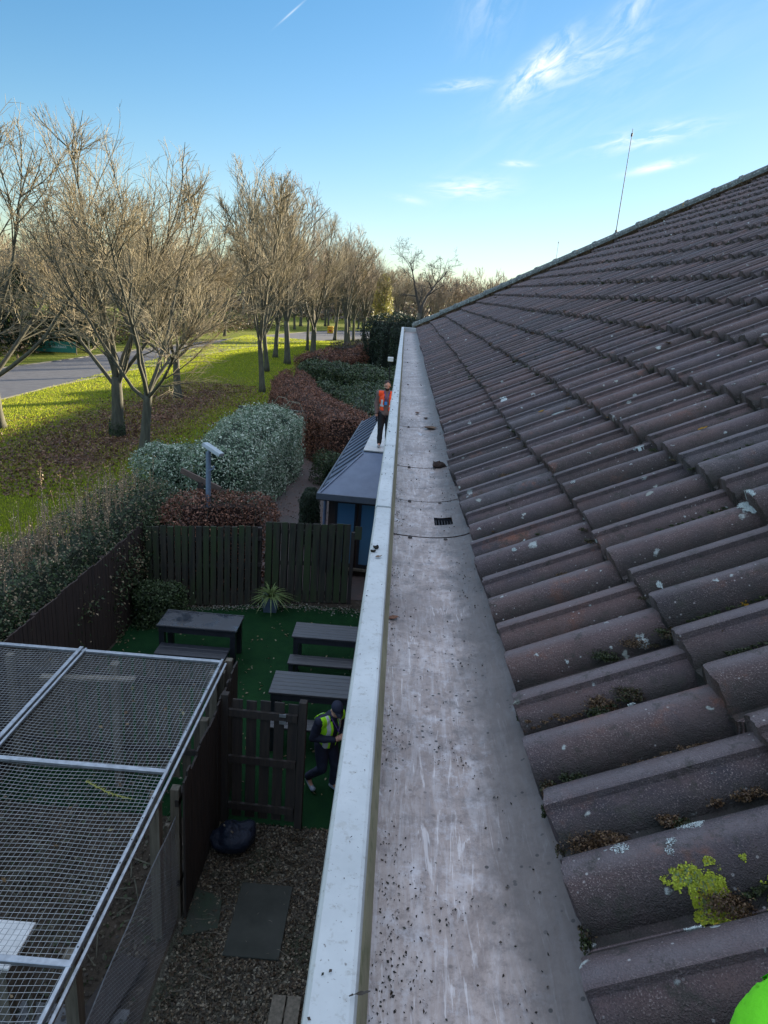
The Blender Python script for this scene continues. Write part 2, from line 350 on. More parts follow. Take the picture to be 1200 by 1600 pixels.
# ------------------------------------------------------------ main building: walls, gutter, roof
XE, ZE, AL, YC, CS = .279, CAMZ-.756, R(29.9), 16.67, .345
ca, sa = math.cos(AL), math.sin(AL)
t = NT('brick_wall'); bt = t.n.new('ShaderNodeTexBrick'); bt.inputs['Scale'].default_value = 4.6; bt.inputs['Color1'].default_value = (.28, .12, .07, 1); bt.inputs['Color2'].default_value = (.20, .09, .06, 1); bt.inputs['Mortar'].default_value = (.3, .28, .25, 1)
t.l.new(t.map((1, 1, 1), (R(90), 0, R(90))), bt.inputs['Vector']); M['brick'] = t.fin(bt.outputs[0], .85)
bld = thing('brick_building', 'long brick building with dark ribbed tile roof and grey parapet gutter filling the right side', 'building')
w = MB().box(.02, 16.3, -6, 16.6, 0, 5.62); w.build('wall', M['brick'], bld)
# unseen wing added beyond the ridge, placed and sized to shade lawn and yard
w = MB().box(14, 26, 34.6, 112, 0, 7.4); w.build('wall', M['brick'], bld)

# tile profile (height above the roof plane) for one 0.3 m tile with two rolls
def prof(y):
    u = y % .3
    h = 0.0
    for k, c in enumerate((.075, .225)):
        d = u-c
        if abs(d) < .060:
            e = max(0, 1-(abs(d)/.060)**2.1)**.60*(.054 if k == 0 else .049)
            if k == 1 and d < -.012: e = e*.76-.001
            h = max(h, e)
    return h
SAMP = [0, .008, .0145, .0155, .018, .022, .028, .036, .044, .055, .066, .075, .084, .095, .106, .116, .124, .130, .1345, .1355, .142, .155, .1645, .1655, .168, .172, .178, .186, .196, .204, .2125, .2135, .217, .225, .235, .246, .257, .267, .275, .280, .2845, .2855, .292]
NB = -.078
def surf(s, y, n):    # roof coordinates to world
    n += NB
    return (XE+s*ca-n*sa, y, ZE+s*sa+n*ca)
NC = 26
rs = np.random.RandomState(3)
RJ = {}
def tilejit(i, j):
    k = (i, j)
    if k not in RJ:
        RJ[k] = (rs.normal(0, .006)-(rs.rand() < .04)*rs.uniform(.01, .03), rs.normal(0, .0018), rs.uniform(.5, 1.5), rs.uniform(0, 1))
    return RJ[k]
V = []; Q = []; Cc = []
Y0 = -1.8
for i in range(NC):
    ymax = YC-(i*CS)*ca-.02
    offs = .0982+[0, .006, -.004, .003][i % 4]
    ys = []
    j0 = int(math.floor((Y0-offs)/.3)); j1 = int(math.ceil((ymax-offs)/.3))
    step = 1 if i < 9 else 2
    for j in range(j0, j1+1):
        for q in SAMP[::step]:
            y = j*.3+q+offs
            if Y0 <= y <= ymax: ys.append((j, y, q))
    base = len(V); n = len(ys)
    ym = ymax
    rows = [(-.006, -.03, 0), (-.001, -.013, 1), (0.0, -.002, 1), (.006, .0, 1), (.17, 0, 1), (CS+.03, 0, 1)]
    for ri, (so, dn, pf) in enumerate(rows):
        for (j, y, q) in ys:
            ds, dnj, tint, rr = tilejit(i, j)
            hgt = prof(q) if pf else prof(q)*.25
            rng = so/CS
            nn = .034*(1-rng)+dn+dnj
            wob = mnoise.noise(Vector((y*9, i*3.1, so*6)))*.0030
            s = i*CS+so+ds+(.012 if (q > .225 and ri < 4) else 0)*0
            if ri <= 3: s += mnoise.noise(Vector((y*28, i*7.7, 3)))*.005+mnoise.noise(Vector((y*95, i*3.7, 9)))*.005
            yy = y
            if ri == 5 and y > ymax-CS: pass
            V.append(surf(s, yy, nn+hgt+wob)); Cc.append((tint, rr, q/.3))
    for ri in range(len(rows)-1):
        for k in range(n-1):
            # clip at the hip
            if V[base+(ri+1)*n+k+1][1] > YC-(V[base+(ri+1)*n+k][0]-XE)+.05: continue
            a = base+ri*n+k; Q.append((a, a+1, a+n+1, a+n))
t = NT('roof_tiles')
at = t.attr('Col'); sp = t.n.new('ShaderNodeSeparateColor'); t.l.new(at, sp.inputs[0])
nA = t.noise(3.2, None, 6, .7); nB = t.noise(420, None, 2, .6); nC = t.noise(22, None, 6, .75); nD = t.noise(7, None, 5, .7)
c = t.mix(t.ramp(nC, .3, .7), (.108, .072, .076), (.043, .037, .046))
c = t.mix(t.ramp(t.noise(2.1, None, 4, .7), .42, .62, 0, .6), c, (.135, .075, .062))
c = t.mix(t.ramp(sp.outputs[1], .0, .25, .5, 0), c, (.15, .078, .065)); c = t.mix(t.ramp(sp.outputs[1], .75, 1, 0, .6), c, (.085, .085, .095))
c = t.mulc(c, t.mix(sp.outputs[0], (.0, .0, .0), (1., 1., 1.)), 1.0)
c = t.mix(t.math('MULTIPLY', t.ramp(nD, .57, .68), t.ramp(nA, .45, .6)), c, (.20, .075, .045))
c = t.mix(t.math('MULTIPLY', t.ramp(nB, .56, .70, 0, .9), t.ramp(t.noise(11, None, 4, .7), .35, .6, .15, 1)), c, (.33, .26, .24))
c = t.mix(t.ramp(nB, .42, .28, 0, .6), c, (.02, .018, .02))
# worn crests made paler still, painting in the light on the roll tops
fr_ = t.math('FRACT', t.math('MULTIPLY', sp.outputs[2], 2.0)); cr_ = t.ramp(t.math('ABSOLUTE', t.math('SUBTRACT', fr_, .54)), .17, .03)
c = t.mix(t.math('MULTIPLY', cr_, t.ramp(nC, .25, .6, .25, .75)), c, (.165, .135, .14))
# moss film and dirt in the pans, with painted shade in troughs and flanks
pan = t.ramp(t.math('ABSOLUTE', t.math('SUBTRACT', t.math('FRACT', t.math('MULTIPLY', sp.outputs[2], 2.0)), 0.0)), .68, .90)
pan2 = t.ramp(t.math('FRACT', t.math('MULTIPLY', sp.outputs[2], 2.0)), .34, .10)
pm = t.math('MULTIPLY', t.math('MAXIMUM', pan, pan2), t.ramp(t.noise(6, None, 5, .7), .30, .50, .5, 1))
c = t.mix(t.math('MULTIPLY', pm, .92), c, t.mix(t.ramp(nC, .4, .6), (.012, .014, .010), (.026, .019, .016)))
# lichen spots
d1 = t.voro(9, t.map((1, 1, 1))); cc1 = t.n.new('ShaderNodeSeparateColor'); t.l.new(t.voro(9, None, 'Color'), cc1.inputs[0])
nE = t.noise(55, None, 4, .7)
lm = t.math('MULTIPLY', t.ramp(t.math('ADD', d1, t.math('MULTIPLY', t.math('SUBTRACT', nE, .5), .5)), .12, .09), t.math('GREATER_THAN', cc1.outputs[0], .82))
wp_ = t.n.new('ShaderNodeVectorMath'); wp_.operation = 'ADD'; wn_ = t.n.new('ShaderNodeTexNoise'); wn_.inputs['Scale'].default_value = 60; wm_ = t.n.new('ShaderNodeVectorMath'); wm_.operation = 'SCALE'; wm_.inputs['Scale'].default_value = .022; t.l.new(t.tc.outputs['Object'], wn_.inputs['Vector']); t.l.new(wn_.outputs['Color'], wm_.inputs[0]); t.l.new(t.tc.outputs['Object'], wp_.inputs[0]); t.l.new(wm_.outputs[0], wp_.inputs[1]); WP = wp_.outputs[0]
d2 = t.voro(34, WP); cc2 = t.n.new('ShaderNodeSeparateColor'); t.l.new(t.voro(34, WP, 'Color'), cc2.inputs[0])
lm2 = t.math('MULTIPLY', t.math('MULTIPLY', t.ramp(d2, .20, .12), t.math('GREATER_THAN', cc2.outputs[0], .87)), t.ramp(nE, .42, .52))
d3 = t.voro(110); cc3 = t.n.new('ShaderNodeSeparateColor'); t.l.new(t.voro(110, None, 'Color'), cc3.inputs[0])
lm3 = t.math('MULTIPLY', t.ramp(d3, .26, .16), t.math('GREATER_THAN', cc3.outputs[1], .86))
c = t.mix(t.math('MULTIPLY', t.math('MAXIMUM', lm, lm2), t.ramp(nE, .3, .5, .4, .95)), c, (.42, .45, .43))
lm4_ = t.math('MULTIPLY', t.ramp(t.math('ADD', t.voro(17, WP), t.math('MULTIPLY', t.math('SUBTRACT', nE, .5), .45)), .16, .10), t.math('GREATER_THAN', cc3.outputs[2], -1.0))
v17 = t.n.new('ShaderNodeSeparateColor'); t.l.new(t.voro(17, WP, 'Color'), v17.inputs[0])
c = t.mix(t.math('MULTIPLY', t.math('MULTIPLY', lm4_, t.math('GREATER_THAN', v17.outputs[0], .80)), .85), c, t.mix(v17.outputs[1], (.50, .53, .50), (.20, .21, .16)))
c = t.mix(t.math('MULTIPLY', lm3, t.ramp(t.noise(8, None, 3, .6), .48, .62, 0, .8)), c, (.45, .42, .40))
c = t.mix(t.math('MULTIPLY', t.ramp(t.noise(17, None, 6, .8), .54, .64), .75), c, (.032, .030, .022))
t.bump(t.math('ADD', t.math('MULTIPLY', nC, 2.6), t.math('ADD', nB, t.math('MULTIPLY', t.math('MAXIMUM', lm, lm2), .4))), 1.0, .004)
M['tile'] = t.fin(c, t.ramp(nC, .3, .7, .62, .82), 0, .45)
cols = np.array(Cc, np.float32)
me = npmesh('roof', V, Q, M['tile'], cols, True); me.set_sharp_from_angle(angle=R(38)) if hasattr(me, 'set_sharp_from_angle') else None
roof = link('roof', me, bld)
# other slopes of the hipped roof and of the added shading wing
SR = NC*CS; XR = XE+SR*ca; ZR = ZE+SR*sa
M['tile_plain'] = simple('tile_plain', (.10, .075, .08), (.06, .05, .06), 12, .8, stretch=(1, 1, 1))
b = MB()
b.add([(XE, YC+.03, ZE-.07), (XR, YC-SR*ca+.02, ZR-.07), (2*XR-XE, YC+.03, ZE-.07)], [(0, 1, 2)])
b.add([(XR, YC-SR*ca+.02, ZR-.07), (2*XR-XE, YC+.03, ZE-.07), (2*XR-XE, -6, ZE-.07), (XR, -6, ZR-.07)], [(0, 1, 2, 3)])
b.add([(XE, Y0, ZE-.04), (XR, Y0, ZR-.04), (XR, -6, ZR-.04), (XE, -6, ZE-.04)], [(0, 1, 2, 3)])
b.add([(13.6, 34, 7.35), (20, 40, 11.0), (20, 107, 11.0), (13.6, 112.5, 7.35)], [(0, 1, 2, 3)])
b.add([(26.4, 34, 7.35), (20, 40, 11.0), (20, 107, 11.0), (26.4, 112.5, 7.35)], [(0, 1, 2, 3)])
b.add([(13.6, 34, 7.35), (26.4, 34, 7.35), (20, 40, 11.0)], [(0, 1, 2)]); b.add([(13.6, 112.5, 7.35), (26.4, 112.5, 7.35), (20, 107, 11.0)], [(0, 1, 2)])
b.build('roof', M['tile_plain'], bld)
# hip ridge tiles: half-round caps bedded in mortar, with lichen
t = NT('ridge_tiles'); nA = t.noise(14, None, 5, .7); c = t.mix(t.ramp(nA, .35, .6), (.075, .08, .075), (.15, .165, .155)); c = t.mix(t.ramp(t.noise(30, None, 5, .7), .55, .65), c, (.36, .42, .40)); c = t.mix(t.ramp(t.noise(5, None, 3, .6), .66, .72), c, (.33, .20, .04)); t.bump(nA, .8, .01); M['hip'] = t.fin(c, .9)
b = MB(); hd = Vector((1, -1, math.tan(AL))); hd.normalize(); side = Vector((1, 1, 0)).normalized(); upn = side.cross(hd); upn = upn if upn.z > 0 else -upn
L = 0.0; HL = (SR*ca)*math.sqrt(2+math.tan(AL)**2); k = 0
while L < HL-.1:
    l2 = min(L+.43, HL); r0 = .115+rs.uniform(-.004, .004); lift = .0+rs.uniform(-.006, .006)
    vs = []
    for (q, rr) in ((L, r0+.012), (L+.05, r0+.012), (L+.052, r0), (l2, r0-.006)):
        c0 = Vector((XE, YC, ZE+.012+lift))+hd*q
        for a in range(9):
            th = math.pi*(a/8)*1.06-.03*math.pi; vs.append(c0+side*math.cos(th)*rr+upn*(math.sin(th)*rr*.95))
    fs = []
    for q in range(3):
        for a in range(8): fs.append((q*9+a, q*9+a+1, q*9+10+a, q*9+9+a))
    fs.append(tuple(range(9))[::-1])
    b.add(vs, fs); L = l2-.005
b.build('ridge_tiles', M['hip'], bld, smooth=False)

# parapet gutter
t = NT('gutter_lining')
v = t.map((1, .12, 1)); vs_ = t.map((1, .35, 1), (0, 0, R(8)))
n1 = t.noise(60, v, 5, .7, .6); n2 = t.noise(3.0, None, 5, .65); n3 = t.noise(26, None, 6, .75); n4 = t.noise(9, t.map((1, .5, 1)), 4, .6, 2.2)
n0 = t.noise(1.1, None, 4, .6); n5 = t.noise(38, None, 6, .8)
c = t.mix(t.ramp(n2, .35, .65), (.41, .325, .285), (.235, .18, .155))
c = t.mix(t.ramp(n5, .48, .62, 0, .7), c, (.165, .122, .105))
c = t.mix(t.ramp(n3, .52, .66, 0, .5), c, (.56, .53, .54))
c = t.mix(t.ramp(n1, .46, .62, 0, .28), c, (.60, .57, .58))
c = t.mix(t.ramp(n1, .44, .34, 0, .35), c, (.22, .195, .20))
br1 = t.noise(7, t.map((9, .9, 1), (0, 0, R(14))), 4, .6, 1.8); br2 = t.noise(6, t.map((9, 1.1, 1), (0, 0, R(-22))), 4, .6, 2.4); msk = t.ramp(t.noise(2.4, None, 3), .42, .6)
c = t.mix(t.math('MULTIPLY', t.ramp(br1, .60, .66, 0, .6), msk), c, (.66, .60, .58))
c = t.mix(t.math('MULTIPLY', t.ramp(br2, .62, .67, 0, .45), t.math('SUBTRACT', 1.0, msk)), c, (.66, .61, .60))
c = t.mix(t.ramp(t.noise(4.2, t.map((1, .7, 1), (0, 0, 1.0)), 6, .75, .8), .50, .64, 0, .6), c, (.165, .118, .098))
c = t.mix(t.math('MULTIPLY', t.ramp(t.noise(16, None, 6, .8), .52, .66), t.ramp(n0, .40, .58, .12, .8)), c, (.085, .072, .068))
c = t.mix(t.ramp(t.noise(5.5, t.map((1, .6, 1), (0, 0, .6)), 5, .7, 1.0), .64, .70, 0, .6), c, (.56, .60, .66))
sx = t.n.new('ShaderNodeSeparateXYZ'); t.l.new(t.tc.outputs['Object'], sx.inputs[0])
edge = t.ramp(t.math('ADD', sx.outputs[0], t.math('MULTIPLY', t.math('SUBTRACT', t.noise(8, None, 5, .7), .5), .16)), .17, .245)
c = t.mix(t.math('MULTIPLY', edge, .8), c, (.085, .070, .062))      # grime with painted-in shade along the eaves tiles
sp3 = t.voro(75, None, 'Color'); s3 = t.n.new('ShaderNodeSeparateColor'); t.l.new(sp3, s3.inputs[0])
c = t.mix(t.math('MULTIPLY', t.math('MULTIPLY', t.ramp(t.voro(75), .28, .2), t.math('GREATER_THAN', s3.outputs[0], .84)), t.ramp(t.noise(4, None, 3), .42, .55)), c, (.03, .025, .022))
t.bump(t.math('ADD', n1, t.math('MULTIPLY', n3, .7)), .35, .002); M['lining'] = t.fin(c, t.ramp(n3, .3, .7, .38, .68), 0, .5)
gut = thing('gutter', 'wide grey box gutter with raised pale coping running away along the roof edge', 'gutter')
ye = 16.35
joints = [-2.0, -.5, 1.0-.9, 2.43, 2.89, 3.50, 4.62, 6.86, 9.1, 11.3, 13.5, ye]
b = MB()
sec = [(.012, 6.01), (.0225, 5.953), (.030, 5.949), (.06, 5.947), (.12, 5.945), (.17, 5.946), (.21, 5.950), (.25, 5.957), (.285, 5.968), (.32, 5.985), (.34, 6.0)]
OX0, OX1, OY0, OY1 = .182, .252, 2.575, 2.665
for a, z in zip(joints[:-1], joints[1:]):
    cuts = [a+.005, z-.005]
    for e in (OY0, OY1):
        if a < e < z: cuts.append(e)
    cuts = sorted(cuts); xs = [x for x, _ in sec]+[OX0, OX1]; xs = sorted(xs)
    def sz(x):
        for (xa, za), (xb, zb) in zip(sec[:-1], sec[1:]):
            if xa <= x <= xb: return za+(zb-za)*(x-xa)/(xb-xa)
    dz = rs.uniform(-.0012, .0012); o = len(b.v); m_ = len(xs)
    for y in cuts:
        for x in xs: b.v.append((x, y, sz(x)+dz))
    for r_ in range(len(cuts)-1):
        for k in range(m_-1):
            if abs(cuts[r_]-OY0) < 1e-6 and xs[k] >= OX0-1e-6 and xs[k+1] <= OX1+1e-6: continue
            b.f.append((o+r_*m_+k, o+r_*m_+k+1, o+(r_+1)*m_+k+1, o+(r_+1)*m_+k))
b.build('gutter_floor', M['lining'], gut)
b = MB()      # outlet hole: dark box below the floor
b.add([(OX0, OY0, 5.95), (OX1, OY0, 5.95), (OX1, OY1, 5.95), (OX0, OY1, 5.95), (OX0, OY0, 5.80), (OX1, OY0, 5.80), (OX1, OY1, 5.80), (OX0, OY1, 5.80)], [(0, 1, 5, 4), (1, 2, 6, 5), (2, 3, 7, 6), (3, 0, 4, 7), (4, 5, 6, 7)])
for k in range(6): b.box(OX0+.006+k*.0115, OX0+.010+k*.0115, OY0, OY1, 5.935, 5.942)
b.build('outlet', M['black'], gut)
t = NT('joint_seal'); M['seal'] = t.fin((.07, .062, .06), .8)
for y in joints[1:-1]: MB().box(.024, .30, y-.006, y+.006, 5.925, 5.944).build('joint', M['seal'], gut)
for y in joints[3:-1]:
    for x in (.085, .215):
        for dy in (-.022,):
            q = MB().tube([(x, y+dy, 5.944), (x, y+dy, 5.9545)], [.0085, .007], 8); q.ball((x, y+dy, 5.9535), (.006, .006, .004), 8, 4); q.build('bolt', M['seal'], gut)
t = NT('coping'); n1 = t.noise(5, None, 5, .65); n2 = t.noise(60, None, 5, .7); c = t.mix(t.ramp(n1, .35, .68), (.52, .525, .51), (.40, .41, .40)); c = t.mix(t.ramp(n2, .56, .70, 0, .6), c, (.24, .21, .17)); c = t.mix(t.ramp(t.noise(22, None, 5, .7), .60, .68, 0, .35), c, (.3, .27, .22)); c = t.mix(t.ramp(t.noise(190), .66, .72), c, (.16, .14, .12)); t.bump(n2, .3, .002); M['coping'] = t.fin(c, .55, 0, .5)
cj = [-2.0, .42, 2.43, 2.82, 3.51, 4.32, 6.3, 8.4, 10.6, 12.8, 15.0, ye+.05]
for k, (a, z) in enumerate(zip(cj[:-1], cj[1:])):
    b = MB(); dx = rs.uniform(-.0012, .0012); dz = rs.uniform(-.001, .001)
    if k in (2,): dz += .004
    prf = [(-.052, 5.60), (-.052, 6.030), (-.0495, 6.044), (-.044, 6.050), (0.0, 6.050), (.005, 6.048), (.007, 6.042), (.0085, 6.028)]
    for y in (a+.0015, z-.0015):
        for x, zz in prf: b.v.append((x+dx, y, zz+dz))
    m_ = len(prf)
    for r_ in range(m_-1): b.f.append((r_, r_+m_, r_+m_+1, r_+1))
    b.f.append(tuple(range(m_))); b.f.append(tuple(range(m_, 2*m_))[::-1])
    b.build('coping', M['coping'], gut)
t = NT('gutter_side'); n1 = t.noise(10, t.map((1, .4, 1)), 6, .7); c = t.mix(t.ramp(n1, .35, .6), (.30, .27, .16), (.20, .17, .10)); c = t.mix(t.ramp(t.noise(30, None, 5, .7), .5, .7), c, (.12, .12, .05)); M['side'] = t.fin(c, .8)
MB().add([(.0075, -2, 6.035), (.0075, ye, 6.035), (.0225, ye, 5.951), (.0225, -2, 5.951)], [(0, 1, 2, 3)]) or None
b = MB(); b.add([(.0078, -2, 6.035), (.0078, ye, 6.035), (.0235, ye, 5.951), (.0235, -2, 5.951)], [(0, 1, 2, 3)]); b.build('gutter_side', M['side'], gut)
MB().box(.0, .34, ye+.003, ye+.05, 5.6, 6.05, bev=.004).build('end_stop', M['coping'], gut)

# moss, lichen, debris on the roof
def roof_h(x, y):      # height of the tile surface above the plane at plan x,y
    s = (x-XE)/ca; i = max(0, int(s//CS)); fr = s/CS-i; offs = .0982+[0, .006, -.004, .003][i % 4]
    q = (y-offs) % .3
    return NB+.034*(1-fr)+prof(q)
def onroof(px, py, n=.02):
    n += NB
    d = ray(px, py); nrm = Vector((-sa, 0, ca)); p0 = Vector((XE, 0, ZE))+nrm*n
    k = (p0-CAMP).dot(nrm)/d.dot(nrm); p = CAMP+d*k; return p
mossP = []; mossC = []; mossS = []; mossN = []
def moss(p, r, kind=0, dens=1.0):
    n = int(520*dens*max(.5, min(2.5, (r/.02)**1.2))) if p.y < 5 else int(50*dens)
    u = np.random.normal(size=(n, 3)); u /= np.linalg.norm(u, axis=1)[:, None]; u[:, 2] = np.abs(u[:, 2])
    rad = r*(1+.25*np.random.normal(size=(n, 1)))*(.8+.35*lump(u*3, 1, p.x*50)[:, None])
    q = u*rad; q[:, 1] *= .72; q[:, 0] *= 1.25; q[:, 2] *= .62
    P = q+np.array(p)+np.array([-.003, 0, .004])
    mossP.append(P); mossN.append(u); mossS.append(np.full(n, (.0042 if p.y < 5 else .014)*random.uniform(.8, 1.3)))
    pal = [[(.11, .062, .032), (.065, .038, .022), (.16, .10, .05)], [(.03, .04, .012), (.05, .06, .018), (.02, .028, .01)], [(.09, .06, .03), (.045, .05, .016), (.035, .025, .015)]][kind]
    mossC.append(pick(pal, n))
for px, py, r, k in [(862, 1225, .020, 2), (900, 1222, .018, 1), (950, 1318, .020, 0), (925, 1330, .028, 0), (968, 1322, .018, 0), (890, 1335, .015, 2), (1140, 1425, .024, 0), (1050, 1290, .014, 0), (1105, 1300, .012, 2),
                     (950, 1030, .022, 1), (925, 1035, .015, 2), (995, 1010, .022, 0), (1055, 998, .022, 2), (1138, 1008, .030, 2), (1120, 975, .012, 1), (985, 1090, .022, 2), (945, 1105, .022, 0), (895, 1098, .014, 2), (855, 1125, .014, 2), (1075, 895, .022, 1), (1065, 915, .014, 1), (1110, 885, .014, 1), (975, 815, .014, 2), (1088, 725, .016, 2), (1160, 690, .016, 0), (985, 670, .020, 1),
                     (865, 812, .014, 1), (755, 800, .024, 1), (730, 805, .02, 1), (805, 745, .018, 1), (900, 955, .012, 1), (790, 992, .012, 1), (1190, 920, .014, 1), (1195, 1135, .014, 1), (860, 1190, .01, 1), (850, 1270, .01, 1), (940, 1120, .016, 1), (1180, 1070, .012, 2)]:
    p = onroof(px, py, .022); moss(p, r*1.15, k, 1.6)
rm = random.Random(11)
for _ in range(1250):
    i = rm.randint(0, 22); y = rm.uniform(.2, YC-i*CS-.3)
    if rm.random() < .5: s = i*CS+rm.uniform(-.01, .02); 
    else: s = i*CS+rm.uniform(0, CS)
    offs = .0982
    if rm.random() < .8: y = math.floor(y/.15)*.15+offs+rm.choice((.0, .006, .144, .012))
    x = XE+s*ca
    p = Vector((x, y, ZE+s*sa+roof_h(x, y)*ca-.004)); moss(p, rm.uniform(.005, .015) if y < 5 else rm.uniform(.010, .026), rm.choice((0, 1, 1, 2)), .5)
def moss_strip(px0, py0, px1, py1, r, kind):
    a, c_ = onroof(px0, py0), onroof(px1, py1)
    for k in range(int((c_-a).length/.014)+1):
        p = a.lerp(c_, k/max(1, (c_-a).length/.014)); moss(p+Vector((rm.uniform(-.005, .005), rm.uniform(-.006, .006), -.004)), r*rm.uniform(.5, 1.2), kind, .45)
for st in [(905, 1560, 1075, 1520, .009, 1), (850, 1272, 950, 1252, .008, 1), (1075, 1245, 1195, 1200, .007, 1), (640+170, 1125, 900, 1090, .009, 1), (880, 1040, 960, 1025, .01, 1), (850, 1222, 935, 1195, .01, 2), (1020, 1270, 1190, 1240, .012, 0), (1030, 885, 1110, 870, .012, 1), (705, 735, 790, 712, .008, 1)]: moss_strip(*st)
for _ in range(230):
    i = rm.randint(0, 9); y = rm.uniform(.4, 6.5)**1.0; y = math.floor(y/.3)*.3+.0982+rm.choice((.163, .163, .135, .287, .012)); s0 = i*CS+rm.uniform(0, .25); L = rm.uniform(.04, .22)
    kk = rm.choice((1, 1, 1, 2, 0)); r_ = rm.uniform(.004, .009)
    for q in range(int(L/.012)):
        s_ = s0+q*.012; x = XE+s_*ca; yy = y+rm.gauss(0, .003); moss(Vector((x, yy, ZE+s_*sa+roof_h(x, yy)*ca-.003)), r_*rm.uniform(.4, 1.2), kk, .3)
for _ in range(70):
    i = rm.randint(0, 7); y = math.floor(rm.uniform(.3, 5)/.15)*.15+.0982+rm.uniform(-.01, .012); s_ = i*CS+rm.choice((rm.uniform(-.012, .02), rm.uniform(.2, .34))); x = XE+s_*ca
    for q in range(3): moss(Vector((x+rm.gauss(0, .015), y+rm.gauss(0, .008), ZE+s_*sa+roof_h(x, y)*ca)), rm.uniform(.008, .019), rm.choice((0, 0, 2, 1)), .6)
mP, mS, mC, mN = (np.concatenate(q) for q in (mossP, mossS, mossC, mossN)); kp = mP[:, 0] > XE+.015
Vv, Qq, cc = cards(mP[kp], mS[kp], mC[kp], mN[kp], .8, .7)
stuff(link('moss', npmesh('moss', Vv, Qq, M['leaf'], cc)), 'clumps of brown and green moss in the hollows of the roof tiles', 'moss')
def crust(name, spots, pal, label, lumpy=.004, cell=.0013):
    V = []; Q = []; C = []
    for (px, py, a, bb, rot) in spots:
        a *= 1.45; bb *= 1.45
        c0 = onroof(px, py, .02); o0 = rm.uniform(0, 99); rr = max(a, bb); n = min(60, max(5, int(2*rr/cell))); idx = {}
        cr, sr = math.cos(R(rot)), math.sin(R(rot))
        for i in range(n+1):
            for j in range(n+1):
                u = -rr*1.2+2.4*rr*i/n; v_ = -rr*1.2+2.4*rr*j/n
                U = (u*cr+v_*sr)/a; W_ = (-u*sr+v_*cr)/bb
                e = math.hypot(U, W_)+.42*mnoise.noise(Vector((u*95+o0, v_*95, o0)))+.22*mnoise.noise(Vector((u*330+o0, v_*330, 2)))
                if e < .82:
                    x, y = c0.x+u*ca, c0.y+v_; s = (x-XE)/ca
                    hgt = roof_h(x, y)-NB+.0012+lumpy*(.82-e)*.5+lumpy*.55*abs(mnoise.noise(Vector((u*400, v_*400, o0))))
                    idx[(i, j)] = len(V); V.append(surf(s-hgt*0, y, hgt)); C.append(pal[int(rm.random()**1.3*len(pal))] if e < .5 else pal[0])
        for (i, j) in idx:
            k = [(i, j), (i+1, j), (i+1, j+1), (i, j+1)]
            if all(q in idx for q in k): Q.append([idx[q] for q in k])
    V = np.array(V); k_ = np.random.randint(0, len(V), len(V)*2); k_ = k_[V[k_, 1] < 4]
    P = V[k_]+np.random.normal(0, cell*.5, (len(k_), 3))+np.array([-.0006, 0, .0012]); Vv, Qq, cc = cards(P, np.random.uniform(cell*1.0, cell*(3.0 if lumpy > .003 else 1.8), len(P)), np.clip(np.array(C)[k_]*np.random.uniform(.55, 1.25, (len(k_), 1)), 0, 1), np.array([-.4, 0, 1.]), .75, .8)
    o = link(name, npmesh(name, np.concatenate([V, Vv]), np.concatenate([np.array(Q), Qq+len(V)]), M['leaf'], np.concatenate([np.array(C), cc]), False)); stuff(o, label, 'lichen'); return o
crust('yellow_lichen', [(1075, 1425, .022, .012, 12), (1045, 1418, .020, .009, 0), (1098, 1445, .020, .010, 20), (1065, 1445, .014, .009, 0), (1190, 1418, .020, .012, 0), (1092, 1440, .015, .011, 40), (1180, 1410, .016, .012, 0), (1085, 1395, .006, .004, 0), (1135, 1385, .004, .004, 0)], [(.42, .46, .04), (.30, .36, .08), (.22, .28, .14), (.5, .42, .03)], 'bright yellow green lichen crust growing on the nearest tiles')
crust('orange_lichen', [(1100, 1457, .015, .005, 8), (1090, 760-60, .012, .006, 0), (1140, 960-0, .007, .005, 0), (1052, 620, .014, .007, 0), (1002, 352, .05, .02, 0), (842, 662, .012, .007, 0)], [(.55, .30, .02), (.45, .32, .05)], 'orange lichen spots scattered on the roof tiles', .002)
crust('grey_lichen', [(1058, 1335, .014, .012, 30), (956, 1385, .010, .009, 0), (907, 1360, .005, .005, 0), (1033, 1373, .005, .007, 0), (1030, 1388, .004, .006, 0), (1050, 1483, .010, .006, 0), (1100, 1292, .007, .003, 0), (1155, 818, .016, .022, 10), (867, 662, .026, .013, 20), (908, 860, .008, .008, 0), (884, 867, .009, .005, 0), (803, 864, .010, .010, 0), (798, 890, .006, .006, 0), (955, 985, .014, .014, 0), (1144, 720, .014, .010, 0), (1050, 658, .012, .007, 0), (1015, 940, .006, .006, 0), (965, 1128, .006, .004, 0), (892, 786, .008, .007, 0), (784, 639, .02, .022, 0), (720, 694, .016, .010, 0), (930, 716, .008, .008, 0), (990, 718, .012, .005, 0)], [(.60, .66, .64), (.50, .57, .57), (.70, .74, .72), (.38, .43, .42)], 'pale blue grey lichen rosettes scattered on the roof tiles', .0022)

